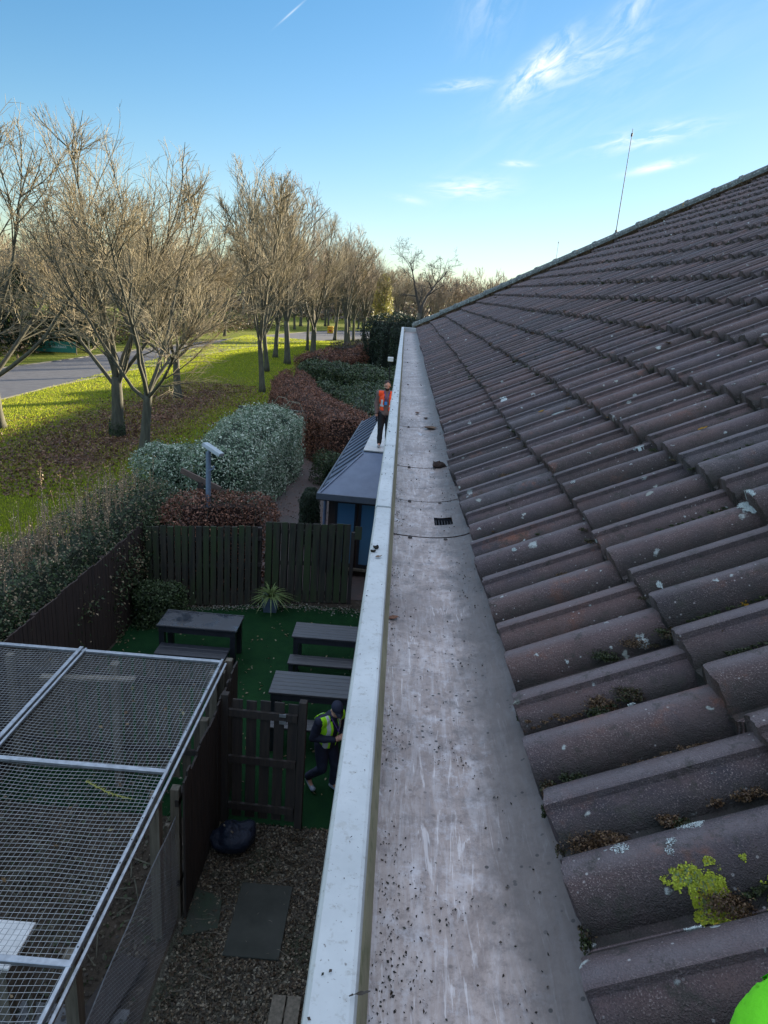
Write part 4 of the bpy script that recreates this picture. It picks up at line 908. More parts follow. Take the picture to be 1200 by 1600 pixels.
n = 270000; ry = 17+75*np.random.rand(n)**1.5; rx = np.random.uniform(-20.2, -6.0, n); P = np.c_[rx, ry, np.random.uniform(.01, .035, n)]
N_ = np.c_[np.random.normal(size=(n, 2)), np.random.normal(0, .25, n)]; N_ /= np.linalg.norm(N_, axis=1)[:, None]; Sd = np.cross(N_, [0, 0, 1.]); Sd /= np.linalg.norm(Sd, axis=1)[:, None]
keep = np.random.rand(n) > 1.05*np.exp(-((rx+12.6)/3.0)**2)*np.clip((52-ry)/10, 0, 1)*np.clip((ry-20)/4, 0, 1)*(.75+.5*lump(P, .8))
rx, ry, P, N_, Sd = rx[keep], ry[keep], P[keep], N_[keep], Sd[keep]; n = len(rx)
L_ = (np.random.uniform(.018, .05, n)*(1+ry*.008))[:, None]; Wd_ = L_*np.random.uniform(.25, .5, (n, 1)); up__ = np.array([0, 0, 1.])+np.random.normal(0, .35, (n, 3))
Vv = np.stack([P-Sd*Wd_*.5, P+Sd*Wd_*.5, P+up__*L_+Sd*Wd_*.3, P+up__*L_-Sd*Wd_*.3], 1).reshape(-1, 3); cc = np.repeat(pick([(.38, .44, .018), (.29, .35, .014), (.44, .43, .05), (.20, .25, .018)], n), 4, axis=0)
M['grass'] = leafmat('grass', .6, .2, .55)
stuff(link('grass', npmesh('grass', Vv, np.arange(n*4).reshape(n, 4), M['grass'], cc)), 'short rough lawn grass, sunlit beyond the trees', 'grass')
b = MB()
for _ in range(70):
    x, y = rm.uniform(-1.85, -.15), rm.uniform(4.3, 7.3); a_ = rm.uniform(0, 6.28); L = rm.uniform(.08, .35)
    b.tube([(x, y, .035), (x+.5*L*math.cos(a_)+.01, y+.5*L*math.sin(a_), .045), (x+L*math.cos(a_+.2), y+L*math.sin(a_+.2), .035)], [.004, .003, .0015], 4)
stuff(b.build('twigs', M['grey_wood']), 'dry twigs lying on the wood chips', 'twigs')

# floodlight pole behind the far fence
lp = thing('lamp_post', 'blue grey metal pole with a flat tilted head in front of the hedges', 'post', (0, 0, 0))
YP = 14.75; pt = yp(325.5, 706, YP); pbm = yp(327, 860, YP); px_ = pt.x
lp.location = (px_, YP, 0); top = pt.z
M['pole'] = simple('pole_blue', (.19, .25, .33), (.15, .20, .27), 8, .45, metal=.2, bump=.1)
MB().tube([(0, 0, 0), (0, 0, top)], .057, 14).build('pole', M['pole'], lp)
hc = Vector((.10, .0, top+.06)); m = Matrix.Translation(hc) @ Matrix.Rotation(R(-18), 4, 'Z') @ Matrix.Rotation(R(24), 4, 'Y') @ Matrix.Rotation(R(-8), 4, 'X')
MB().box(-.235, .235, -.10, .10, -.045, .045, m, bev=.012).build('lamp_head', simple('lamp_head', (.42, .47, .50), (.33, .37, .38), 10, .5), lp)
MB().tube([(0, 0, top-.02), (.02, 0, top+.05)], .035, 10).build('bracket', M['pole'], lp)
MB().tube([(.02, -.03, top-.42), (.12, -.05, top-.36), (.14, -.05, top-.30)], .018, 8).build('arm', M['pole'], lp)
a0, a1 = yp(283, 735, YP+.55), yp(345, 765, YP+.35)
bm_ = MB().beam(a0, a1, .05, .13).build('beam', simple('beam_brown', (.14, .095, .075), (.10, .07, .055), 5, .8)); tag(bm_, 'brown timber beam slanting behind the blue grey pole', 'beam')
MB().box(-.05, .05, -.05, .05, -(a0.z*.5+a1.z*.5)+.0, -.05).build('stake', M['dark_wood'], None).matrix_world = Matrix.Translation(a0.lerp(a1, .5)); 
[o for o in bpy.data.objects if o.name.startswith('stake') and o.parent is None][0].parent = bm_
# brick pier and low wall by the hedges
bw = thing('brick_pier', 'dark brick pier with flat coping between pale and copper hedges', 'wall', (-3.95, 28.6, 0))
MB().box(-.22, .22, -.22, .22, 0, 1.75).build('pier', M['brick'], bw); MB().box(-2.6, .26, -.12, .12, 1.752, 1.83, bev=.006).build('coping', M['dark_wood'], bw); MB().box(-2.55, -.225, -.08, .08, 0, 1.75).build('wall', M['brick'], bw)

# ------------------------------------------------------------ hedges and shrubs
def hedge(name, label, path, hw, h, n, leaf, pal, w=None, lumps=.18, z0=0.0, mat='leaf', fr=1.4, rag=.05, aspect=.55, cat='hedge', hfun=None, corecol=(.03, .028, .018), stems=0, spr=.9, rootz=0):
    P = [Vector((x, y, 0)) for x, y in path]; seg = [(P[i+1]-P[i]).length for i in range(len(P)-1)]; tot = sum(seg)
    c0 = P[0].lerp(P[-1], .5); r = thing(name, label, cat, (c0.x, c0.y, 0))
    u = np.random.rand(n)*(tot+2*hw*.9)-hw*.9; acc = 0; pos = np.zeros((n, 3)); dr = np.zeros((n, 3))
    for i, L in enumerate(seg):
        d = (P[i+1]-P[i]).normalized(); lo = -1e9 if i == 0 else acc; hi = 1e9 if i == len(seg)-1 else acc+L
        k = (u >= lo) & (u < hi); q = np.array(P[i])[None, :]+np.clip(u[k]-acc, 0 if i == 0 else 0, L)[:, None]*np.array(d)[None, :]
        pos[k] = q; dr[k] = np.array(d); acc += L
    over = np.where(u < 0, u, np.where(u > tot, u-tot, 0.0))/(hw*.9)
    k = np.sqrt(np.clip(1-over**2, .0, 1))
    nr = np.c_[dr[:, 1], -dr[:, 0], np.zeros(n)]
    th = np.random.uniform(-.12, math.pi+.12, n); e = .55
    cx_ = np.sign(np.cos(th))*np.abs(np.cos(th))**e; sz_ = np.abs(np.sin(th))**e*np.sign(np.sin(th))
    wid = hw if np.isscalar(hw) else hw
    hh = h if hfun is None else h*hfun(np.clip(u/tot, 0, 1))
    side_ = np.random.rand(n) < .0
    zz = z0+(hh-z0)*np.where(sz_ > 0, (sz_*.999), .02)*(k*.25+.75)
    low = np.random.rand(n) < .5
    zz = np.where(low & (np.abs(cx_) > .3), z0+(hh-z0)*np.random.rand(n)*.85, zz); cx_ = np.where(low & (np.abs(cx_) > .3), np.sign(cx_), cx_)
    base = pos+nr*(cx_*k*wid)[:, None]+dr*(over*hw*.9*0)[:, None]
    # end caps
    ends = np.array(P[0])[None, :]*0
    base += dr*np.where(u < 0, u, np.where(u > tot, u-tot, 0))[:, None]*1.0
    base[:, 2] = zz
    out = nr*(cx_)[:, None]+np.c_[np.zeros((n, 2)), np.maximum(sz_, 0)*np.where(low, .3, 1)]+dr*over[:, None]; out /= np.linalg.norm(out, axis=1)[:, None]+1e-6
    off = lump(base, fr, len(label)*.37)*lumps+lump(base, fr*3.3, 5)*lumps*.35-np.random.exponential(.07, n)+np.random.normal(0, rag, n)*(np.random.rand(n) < .25)
    pts = base+out*off[:, None]; pts[:, 2] = np.maximum(pts[:, 2], .03)
    Vv, Qq, cc = cards(pts-np.array([c0.x, c0.y, 0]), np.random.uniform(leaf*.6, leaf*1.25, n), pick(pal, n, w), out*.9+np.array([0, 0, .3]), spr, aspect)
    link('foliage', npmesh('foliage', Vv, Qq, M[mat], cc), r)
    # woody core
    b = MB(); m_ = int(tot/.22)+2
    for _ in range(int(m_*5)):
        t_ = rm.random()*tot; a2 = 0
        for i, L in enumerate(seg):
            if t_ <= a2+L or i == len(seg)-1: q = P[i].lerp(P[i+1], min(1, (t_-a2)/L)); d = (P[i+1]-P[i]).normalized(); break
            a2 += L
        n_ = Vector((d.y, -d.x, 0)); q = q-c0; q = Vector((q.x, q.y, 0))+n_*rm.uniform(-.5, .5)*hw; H_ = (h if hfun is None else h*float(hfun(np.array([t_/tot]))[0]))
        b.tube([q+Vector((0, 0, z0*.0)), q+n_*rm.uniform(-.2, .2)*hw+Vector((0, 0, H_*.5)), q+n_*rm.uniform(-.5, .5)*hw+d*rm.uniform(-.3, .3)+Vector((0, 0, H_*.93))], [.02, .014, .006], 4)
    b.build('branches', M['bark'], r)
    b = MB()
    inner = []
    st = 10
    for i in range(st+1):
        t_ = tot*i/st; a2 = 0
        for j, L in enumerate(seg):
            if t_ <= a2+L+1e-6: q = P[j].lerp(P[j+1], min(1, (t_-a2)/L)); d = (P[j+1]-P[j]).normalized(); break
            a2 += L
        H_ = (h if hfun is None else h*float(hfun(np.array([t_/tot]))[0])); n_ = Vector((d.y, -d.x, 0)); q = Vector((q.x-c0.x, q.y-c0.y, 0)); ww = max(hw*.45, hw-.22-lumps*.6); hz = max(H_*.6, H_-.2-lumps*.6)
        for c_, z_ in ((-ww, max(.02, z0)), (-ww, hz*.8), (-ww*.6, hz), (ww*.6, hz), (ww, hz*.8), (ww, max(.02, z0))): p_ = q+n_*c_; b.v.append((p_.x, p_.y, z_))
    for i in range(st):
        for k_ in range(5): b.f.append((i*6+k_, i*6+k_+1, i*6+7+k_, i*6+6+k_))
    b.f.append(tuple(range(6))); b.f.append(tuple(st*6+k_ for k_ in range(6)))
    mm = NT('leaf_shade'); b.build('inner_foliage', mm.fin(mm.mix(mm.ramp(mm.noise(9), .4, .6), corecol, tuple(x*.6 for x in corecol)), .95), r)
    return r
GR = [(.035, .060, .022), (.06, .095, .035), (.022, .042, .017), (.10, .14, .06)]
# shrub along the left fence, with tall sandy shoots
h1 = hedge('shrub_hedge', 'dark green shrub hedge with tall sandy shoots above the left fence', [(-6.15, 6.2), (-6.0, 9.5), (-5.75, 12.5), (-5.6, 15.3)], .80, 2.3, 46000, .062, GR+[(.26, .20, .12)], [.24, .24, .14, .18, .20], .20, rag=.12, corecol=(.02, .03, .014), hfun=lambda u: 1.0+.03*np.sin(u*9))
b = MB(); V = []; Q = []; C = []
for _ in range(330):
    t_ = rm.random(); y = 7.0+t_*8.0; x = -6.25+.45*t_+rm.gauss(0, .32); L = rm.uniform(.25, .8)*(1.35 if rm.random() < .16 else .72); z = 2.15+rm.uniform(-.15, .1)
    lean = Vector((rm.gauss(0, .06), rm.gauss(0, .06), 1)); p0 = Vector((x, y, z)); b.tube([p0, p0+lean*L*.5, p0+lean*L+Vector((rm.gauss(0, .03), 0, 0))], [.008, .006, .003], 4, False)
    for k in range(int(L*42)):
        u = rm.random(); V.append(p0+lean*L*u+Vector((rm.gauss(0, .022), rm.gauss(0, .022), 0)))
c0 = h1.location
b.v = [(x-c0.x, y-c0.y, z) for x, y, z in b.v]; b.build('shoots', simple('shoot', (.34, .24, .15), (.22, .16, .11), 5, .8, bump=0), h1)
V = np.array([(p.x-c0.x, p.y-c0.y, p.z) for p in V]); Vv, Qq, cc = cards(V, np.random.uniform(.018, .038, len(V)), pick([(.70, .44, .24), (.50, .32, .18), (.78, .58, .34)], len(V)), None, 1, .5)
link('shoot_leaves', npmesh('shoot_leaves', Vv, Qq, M['leaf'], cc), h1)
CP = [(.22, .098, .060), (.14, .062, .042), (.32, .155, .095), (.08, .042, .032)]
hedge('copper_hedge', 'small copper leaved hedge overhanging the slatted fence beside the pole', [(-4.55, 14.55), (-3.8, 14.9), (-2.95, 15.1)], .55, 2.22, 13000, .065, CP, None, .16, fr=.9, rag=.08, corecol=(.04, .02, .014))
VG = [(.38, .44, .33), (.14, .22, .13), (.58, .62, .50), (.07, .12, .07), (.24, .32, .20)]
hedge('variegated_hedge', 'big pale variegated hedge beside the brick path', [(-4.75, 18.6), (-4.7, 21.5), (-4.45, 25.6)], .98, 2.75, 46000, .075, VG, None, .16, rag=.10, corecol=(.03, .05, .03), hfun=lambda u: .90+.10*np.sin(u*3+.2))
hedge('variegated_hedge', 'smaller pale variegated bush left of the blue grey pole', [(-6.75, 19.4), (-6.0, 19.0)], .62, 2.25, 14000, .07, VG, None, .2, rag=.10, corecol=(.03, .05, .03))
b = MB()
for p in [(-4.5, 25.2, 2.6), (-4.0, 25.5, 2.4), (-4.1, 24.8, 2.5), (-5.1, 19.5, 2.4), (-3.8, 24.9, 2.2)]:
    q = Vector(p); d = Vector((rm.uniform(.1, .5), rm.uniform(-.3, .2), .35)); b.tube([q, q+d*.8, q+d*1.4+Vector((.15, 0, -.25)), q+d*1.7+Vector((.3, 0, -.8))], [.012, .01, .008, .004], 5)
stuff(b.build('stray_shoots', simple('shoot_pale', (.30, .30, .22), None, 5, .8, bump=0)), 'long pale stray shoots arching from the big variegated hedge', 'shoots')
hedge('copper_hedge', 'large rounded copper beech hedge in the middle behind the annex roof', [(-1.95, 27.2), (-3.0, 29.6), (-4.5, 33.0), (-5.7, 37.5), (-6.2, 41.5)], 1.15, 2.25, 60000, .085, CP, None, .22, fr=.9, rag=.08, corecol=(.04, .02, .014), hfun=lambda u: 1.0-.18*u)
hedge('laurel_hedge', 'near dark green glossy laurel mass behind the man in orange', [(-.5, 30.0), (-1.3, 33.5), (-1.5, 37.5)], 1.3, 2.1, 26000, .10, GR, None, .25, rag=.1, mat='gloss_leaf', corecol=(.015, .028, .012))
hedge('laurel_hedge', 'far band of dark green laurel in front of the distant copper hedge', [(-5.4, 46.0), (-3.0, 45.0), (-.6, 44.2)], 1.2, 2.2, 26000, .12, GR, None, .25, rag=.1, mat='gloss_leaf', corecol=(.015, .028, .012))
hedge('laurel_hedge', 'low laurel bank between the two grey paved patches', [(-4.3, 40.5), (-2.6, 39.5), (-.8, 38.6)], 1.0, 1.5, 16000, .11, GR, None, .25, rag=.1, mat='gloss_leaf', corecol=(.015, .028, .012))
hedge('copper_hedge', 'distant reddish copper hedge along the edge of the lawn', [(-6.4, 50.5), (-5.2, 53.0), (-3.2, 56.5), (-2.4, 60.0)], 1.1, 2.3, 26000, .12, CP, None, .3, rag=.1, corecol=(.04, .02, .014))
hedge('brown_hedge', 'farthest brown twiggy hedge below the distant trees', [(-5.4, 62), (-3.5, 66), (-2.6, 70)], 1.2, 2.2, 12000, .13, [(.12, .08, .06), (.09, .065, .05), (.06, .06, .03)], None, .3, rag=.1, corecol=(.04, .03, .02))
hedge('conifer_hedge', 'tall dark conifer clump beyond the end of the gutter', [(-1.9, 56.5), (-.2, 54.5), (1.5, 53.5)], 1.4, 5.0, 24000, .14, [(.022, .040, .022), (.03, .055, .028), (.016, .028, .018)], None, .4, fr=.8, rag=.2, corecol=(.012, .02, .012))
hedge('conifer_bush', 'narrow dark clipped bush at the corner of the annex', [(-2.18, 17.9), (-2.16, 18.3)], .26, 1.55, 14000, .04, [(.018, .035, .018), (.028, .05, .024)], None, .05, fr=2, rag=.02, corecol=(.012, .02, .012), cat='bush')
hedge('green_shrub', 'small evergreen shrub in the left far corner of the yard', [(-4.75, 12.75), (-4.35, 12.95)], .36, .85, 9000, .05, GR, None, .12, fr=2, rag=.08, corecol=(.012, .02, .012), cat='bush')
hedge('green_shrub', 'low dark green bush below the copper hedge near the annex', [(-2.45, 24.4), (-1.9, 24.6)], .5, 1.1, 5000, .07, GR, None, .15, fr=2, rag=.05, corecol=(.012, .02, .012), cat='bush')
pbx = thing('post_box', 'small white box on a post beyond the gutter edge', 'box', (-.62, 41.5, 0)); MB().tube([(0, 0, 0), (0, 0, 2.9)], .03, 8).build('post', M['black'], pbx); MB().box(-.16, .16, -.12, .12, 2.9, 3.15, bev=.02).build('box', M['white'], pbx)

# ------------------------------------------------------------ winter trees
def grow_tree(seed, H, fork, n1, tr, spread, dens=1.0, twr=.008, droop=0., slim=1.0, lead=0.0, width=4.6):
    """returns trunk MB, crown MB (limbs in T); one bare broadleaf tree with its base at the origin"""
    rn = random.Random(seed); T = MB(); K = MB()
    cz, rz_, rx_ = fork*.75+(H-fork*.75)*.47, (H-fork*.75)*.53, width
    def env(p): return math.sqrt((p.x*p.x+p.y*p.y)/(rx_*rx_)+((p.z-cz)/rz_)**2)*(1+.10*math.sin(3*math.atan2(p.y, p.x)+seed))
    def path(p, d, L, r0, r1, ns, wob, trop):
        pts = [p.copy()]; rad = [r0]; d = d.normalized()
        for i in range(ns):
            d = (d+Vector((rn.gauss(0, wob), rn.gauss(0, wob), rn.gauss(0, wob)+trop))).normalized()
            p2 = p+d*(L/ns)
            if i > 0 and p2.z > fork*1.05 and env(p2) > 1.02+.10*rn.random():
                rad[-1] = min(rad[-1], r1); break
            p = p2; pts.append(p.copy()); rad.append(r0+(r1-r0)*(i+1)/ns)
        return pts, rad, d
    def at(pts, t):
        f = t*(len(pts)-1); i = min(len(pts)-2, int(f)); return pts[i].lerp(pts[i+1], f-i), (pts[i+1]-pts[i]).normalized()
    def side_dir(d, ang):
        a = d.cross(Vector((rn.gauss(0, 1), rn.gauss(0, 1), rn.gauss(0, 1))));
        if a.length < .01: a = Vector((1, 0, 0))
        a.normalize(); return (d*math.cos(ang)+a*math.sin(ang)).normalized()
    def rec(pts, r, L, lev):
        cnt = [0, int(13*dens), int(9*dens), int(4.4*dens)][lev]
        for k in range(cnt):
            t = rn.uniform(.18, 1.0) if lev == 1 else rn.uniform(.12, 1.0)
            p, d = at(pts, t)
            if p.z > fork and env(p) > 1.04: continue
            ang = rn.uniform(.45, .95)
            nd = side_dir(d, ang*(.8 if lev > 1 else .9)); nd.z += .16*slim; nd.x += p.x*.03; nd.y += p.y*.03
            ll = L*rn.uniform(.42, .66)*(1.12-.40*t)
            if lev == 1:
                q, rad, e = path(p, nd, ll, r*.34*(1-.5*t)+.007, twr*1.2, 6, .10, .06-droop*.05); T.tube(q, rad, 5, False); rec(q, rad[0], ll, 2)
            elif lev == 2:
                q, rad, e = path(p, nd, ll, twr*1.5, twr*.8, 4, .13, .04-droop*.10); K.tube(q, rad, 3, False); rec(q, rad[0], ll, 3)
            else:
                q, rad, e = path(p, nd, max(.18, ll), twr*.9, twr*.5, 3, .14, .03-droop*.12); K.tube(q, rad, 3, False)
    pts, rad, d = path(Vector((0, 0, -.1)), Vector((rn.gauss(0, .03), rn.gauss(0, .03), 1)), fork+.1, tr, tr*.78, 6, .03, .05)
    rad[0] = tr*1.45; rad[1] = tr*1.08; T.tube(pts, rad, 14, True)
    top = pts[-1]; LL = (H-fork)
    for k in range(n1):
        az = 2*math.pi*(k+rn.uniform(-.25, .25))/n1; tilt = spread*rn.uniform(.35, 1.1)
        if k % 3 == 2: tilt *= .45
        dd = Vector((math.sin(tilt)*math.cos(az), math.sin(tilt)*math.sin(az), math.cos(tilt)))
        L = LL*rn.uniform(.86, 1.08)*(1.0 if tilt < spread*.7 else .86)
        pp, _ = at(pts, rn.uniform(.80, 1.0))
        q, rr, e = path(pp, dd, L, tr*rn.uniform(.30, .46), .012, 9, .085, .05*slim); T.tube(q, rr, 8, False); rec(q, rr[0], L*.72, 1)
    if lead:
        q, rr, e = path(top, Vector((0, 0, 1)), LL*lead, tr*.6, .02, 9, .05, .08); T.tube(q, rr, 8, False); rec(q, rr[0], LL*.6, 1)
        for k in range(int(9*dens)):
            p, d0 = at(q, rn.uniform(.05, .8)); nd = side_dir(Vector((0, 0, 1)), rn.uniform(.6, 1.1)); 
            q2, r2, e = path(p, nd, LL*rn.uniform(.3, .5), .045, .012, 7, .08, .07); T.tube(q2, r2, 6, False); rec(q2, r2[0], LL*.32, 1)
    return T, K
TV = []
for (sd_, H, fork, n1, tr, spread, dens, twr, droop, slim, lead, wd) in [(1, 11.9, 2.5, 7, .27, .84, 1.0, .0080, .25, .8, 0, 5.0), (5, 11.6, 2.7, 7, .21, .86, 1.0, .0080, .5, .8, 0, 4.8), (3, 13.4, 3.2, 4, .18, .38, .78, .010, 0, 1.2, .95, 3.1), (4, 14.6, 3.6, 6, .26, .48, .76, .012, .2, 1.1, .9, 4.0), (8, 10.8, 2.2, 7, .22, 1.1, .85, .009, .6, .7, 0, 5.4)]:
    T, K = grow_tree(sd_, H, fork, n1, tr, spread, dens, twr, droop, slim, lead, wd)
    TV.append((T.mesh('trunk', M['bark'], True), npmesh('crown', K.v, [f for f in K.f if len(f) == 4], M['twig'] if sd_ in (1, 5, 3, 8) else M['twig_far'])))
def bare_tree(x, y, var, sc, rz, label, group=None, sz=None):
    r = thing('bare_tree', label, 'tree', (x, y, 0), rz, group); r.scale = (sc, sc, sz or sc)
    link('trunk', TV[var][0], r); link('crown', TV[var][1], r)
    return r
AV = 'bare avenue trees on the lawn'
bare_tree(-11.98, 29.4, 0, 1.0, .3, 'nearest bare tree with ivy patch on its trunk foot, left of its close neighbour', AV)
bare_tree(-9.82, 26.6, 1, .92, 2.1, 'bare spreading tree with slim grey trunk standing nearest the hedges', AV)
bare_tree(-12.71, 40.1, 4, 1.02, 1.0, 'bare tree with low wide limbs between the two nearest trees and the road', AV)
bare_tree(-16.9, 29.0, 4, 1.12, 3.6, 'bare tree cut by the left edge of the picture with drooping twigs', AV)
bare_tree(-8.74, 44.8, 2, 1.02, .5, 'tall slender bare tree with a thin dark trunk at the lawn middle', AV)
bare_tree(-10.53, 55.7, 2, 1.05, 2.2, 'bare tree right behind the slender thin trunked one', AV)
bare_tree(-9.99, 62.3, 3, 1.02, 1.2, 'tall bare tree with a stout pale trunk at the end of the sunlit lawn', AV)
bare_tree(-11.91, 67.0, 3, .85, 4.2, 'smaller bare tree half hidden left of the stout pale trunk', AV)
bare_tree(-10.24, 77.0, 2, .95, 3.0, 'thin trunked bare tree left of the forked leaning trunk', AV)
bare_tree(-9.02, 72.5, 0, 1.10, 2.0, 'bare tree with flared trunk and a limb leaning right near the road bend', AV)
bare_tree(-9.06, 95.4, 3, .85, 5.0, 'bare tree beside the yellow bin across from the road', AV)
bare_tree(-6.83, 86.2, 3, .92, .7, 'left trunk of the tight trio of bare trees', AV)
bare_tree(-6.75, 90.6, 2, .95, 1.7, 'middle trunk of the tight trio of bare trees', AV)
bare_tree(-6.6, 95.6, 3, .80, 2.7, 'right trunk of the tight trio of bare trees', AV)
bare_tree(-5.54, 99.6, 3, .86, 3.9, 'bare tree closest to the yellow leaved tree', AV)
# ivy at the foot of the nearest trunk
P = np.random.normal(size=(900, 3)); P[:, :2] /= np.linalg.norm(P[:, :2], axis=1)[:, None]; P[:, :2] *= .31; P[:, 2] = np.abs(np.random.normal(0, .28, 900)); P[:, :2] *= (1.12-.25*np.clip(P[:, 2:3], 0, 1)); P += np.array([-11.98, 29.4, 0])
Vv, Qq, cc = cards(P, .07, pick(GR, 900), None, 1, .7); tag(link('ivy', npmesh('ivy', Vv, Qq, M['leaf'], cc)), 'dark ivy growing round the foot of the nearest trunk', 'ivy')
# the dark gnarled tree beyond the roof corner
def gnarled(x, y, H):
    rn = random.Random(21); T = MB(); K = MB()
    r = thing('gnarled_tree', 'dark gnarled bare tree standing alone behind the corner of the roof', 'tree', (x, y, 0))
    T.tube([(0, 0, -.1), (.1, 0, 1.5), (.0, 0, 3.2), (.2, 0, 4.8)], [.42, .33, .3, .26], 12); T.build('trunk', M['bark'], r, True)
    def br(p, d, L, r0, lev):
        pts = [p]; rr = [r0]; n = 6
        for i in range(n):
            d = (d+Vector((rn.gauss(0, .13), rn.gauss(0, .13), rn.gauss(0, .10)+(.03 if lev < 2 else .0)))).normalized(); p = p+d*L/n; pts.append(p); rr.append(max(.008, r0*(1-.75*(i+1)/n)))
        K.tube(pts, rr, 6 if lev < 2 else 4, False)
        if lev < 4:
            for k in range([6, 6, 5, 3][lev]):
                t_ = rn.uniform(.25, 1); i = min(n-1, int(t_*n)); a = Vector((rn.gauss(0, 1), rn.gauss(0, .8), rn.gauss(0, .6))).normalized()
                br(pts[i], (d*.8+a*.8+Vector((0, 0, .05))).normalized(), L*rn.uniform(.35, .6), max(.010, rr[i]*.55), lev+1)
    s = Vector((.2, 0, 4.8))
    br(s, Vector((-.35, 0, 1)), H*.62, .17, 0); br(s, Vector((.30, .1, 1)), H*.70, .18, 0); br(s+Vector((0, 0, -.6)), Vector((1, 0, .25)), H*.3, .1, 1); br(s+Vector((0, 0, -1.)), Vector((-1, 0, .2)), H*.28, .08, 1)
    K.build('crown', M['twig_dark'], r)
M['twig_dark'] = simple('twig_dark', (.075, .065, .055), (.05, .045, .04), 1, .85, bump=0)
gpx = yp(652, 500, 78.0); gnarled(gpx.x, 78.0, 8.6)
# yellow-leaved tree
yt = thing('yellow_tree', 'tree with pale yellow leaves left of the dark gnarled tree', 'tree', (-3.0, 96, 0))
T, K = grow_tree(31, 9.5, 2.0, 6, .16, .30, .6, .012, 0, 1.2, .8); T.build('trunk', M['bark'], yt, True)
K.build('branches', M['twig'], yt)
n = 7000; P = np.random.normal(size=(n, 3)); P /= np.linalg.norm(P, axis=1)[:, None]; P *= np.random.rand(n, 1)**.45; P[:, :2] *= 1.5*(1-.35*P[:, 2:3]); P[:, 2] = 5.2+P[:, 2]*4.0; P += lump(P, 1.5)[:, None]*.3
Vv, Qq, cc = cards(P, np.random.uniform(.10, .2, n), pick([(.42, .36, .10), (.33, .33, .08), (.5, .44, .2), (.2, .22, .06)], n), P-np.array([0, 0, 5]), 1.5, .7); link('crown', npmesh('crown', Vv, Qq, M['leaf'], cc), yt)
# dark evergreens across the road
def evergreen(x, y, H, rad, label):
    r = thing('evergreen_tree', label, 'tree', (x, y, 0)); MB().tube([(0, 0, -.1), (0, 0, H*.8)], [.22, .05], 8).build('trunk', M['bark'], r)
    n = 12000; z = np.random.rand(n)**1.1; a = np.random.rand(n)*6.283; rr = rad*(1-z)**.75*(.55+.5*np.random.rand(n)**.5)*(1+.25*np.sin(a*5+z*21)); P = np.c_[rr*np.cos(a), rr*np.sin(a), .6+z*(H-.6)]; P += lump(P, .9)[:, None]*.3
    nn = np.c_[np.cos(a), np.sin(a), np.full(n, .3)]
    Vv, Qq, cc = cards(P, np.random.uniform(.15, .3, n), pick([(.022, .042, .020), (.035, .06, .028), (.015, .03, .015)], n), nn, .9, .4); link('crown', npmesh('crown', Vv, Qq, M['leaf'], cc), r)
evergreen(-30.5, 56, 6.6, 2.4, 'dark conifer across the road at far left'); evergreen(-27.8, 58.5, 5.2, 1.9, 'lower dark conifer just right of the far left conifer')
evergreen(-36, 60, 7.2, 2.6, 'dark conifer behind the white kiosk at the left edge')
# trees on the far side of the road and a band of woodland beyond
FG = 'bare trees on the far side of the road'
for k, (x, y, v_, s_) in enumerate([(-29.5, 50, 4, .75), (-33, 47, 0, .80), (-30, 66, 3, .68), (-28, 74, 0, .85), (-33, 70, 3, .75), (-26.5, 84, 3, .75), (-31, 86, 0, .95), (-24, 96, 2, .8), (-28, 100, 3, .85), (-21, 110, 3, .78), (-25, 116, 3, .9), (-17.5, 122, 0, 1.0), (-14, 128, 3, .8), (-10, 132, 0, .95), (-37, 55, 3, .7), (-36, 78, 3, .85), (-40, 66, 0, .9), (-5, 128, 3, .72), (-1, 134, 0, .9), (3, 130, 3, .66), (-27, 62, 2, .7), (-25.5, 70, 4, .7), (-24, 78, 3, .6), (-22, 88, 4, .8), (-20, 101, 3, .7), (-17, 112, 4, .9), (-13, 124, 3, .75), (-8, 127, 4, .9), (-34, 52, 2, .8)]):
    bare_tree(x, y, v_, s_, k*1.3, 'bare tree among the others on the far side of the road', FG)
wrn = np.random.RandomState(4); T, K = grow_tree(77, 11, 2.0, 6, .22, .5, .62, .022, 0, 1, .7)
tv = np.array(T.v+K.v); tq = np.array([f for f in T.f if len(f) == 4]+[tuple(i+len(T.v) for i in f) for f in K.f if len(f) == 4])
VV = []; QQ = []; o = 0
for k in range(150):
    a = -.62+1.22*((k*0.618) % 1); d = wrn.uniform(135, 225); s = wrn.uniform(.85, 1.25)*(1.0 if a < .02 else .95); rz = wrn.uniform(0, 6.28)
    m = np.array([[math.cos(rz), -math.sin(rz), 0], [math.sin(rz), math.cos(rz), 0], [0, 0, 1]])
    VV.append((tv @ m.T)*s*np.array([1.1, 1.1, 1])+np.array([math.sin(a)*d, math.cos(a)*d, 0])); QQ.append(tq+o); o += len(tv)
stuff(link('woodland', npmesh('woodland', np.concatenate(VV), np.concatenate(QQ), M['twig_far'])), 'far off bare winter woodland along the horizon', 'woodland')
n = 60000; a = wrn.uniform(-.75, .75, n); d = wrn.uniform(150, 245, n); P = np.c_[np.sin(a)*d, np.cos(a)*d, np.abs(wrn.normal(0, 1, n))*2.6]; P[:, 2] *= 1+.4*np.sin(a*60)
Vv, Qq, cc = cards(P, np.random.uniform(.5, 1.3, n), pick([(.10, .08, .06), (.07, .065, .04), (.13, .10, .075)], n), None, 1, .5)
stuff(link('undergrowth', npmesh('undergrowth', Vv, Qq, M['leaf'], cc)), 'brown undergrowth at the foot of the distant woodland', 'undergrowth')
n = 16000; P = np.c_[wrn.uniform(-46, -27.5, n), wrn.uniform(44, 118, n), np.abs(wrn.normal(0, 1, n))*1.5]; P[:, 0] = -28-np.abs(wrn.normal(0, 6, n))+np.clip((P[:, 1]-62)*.17, 0, 9); 
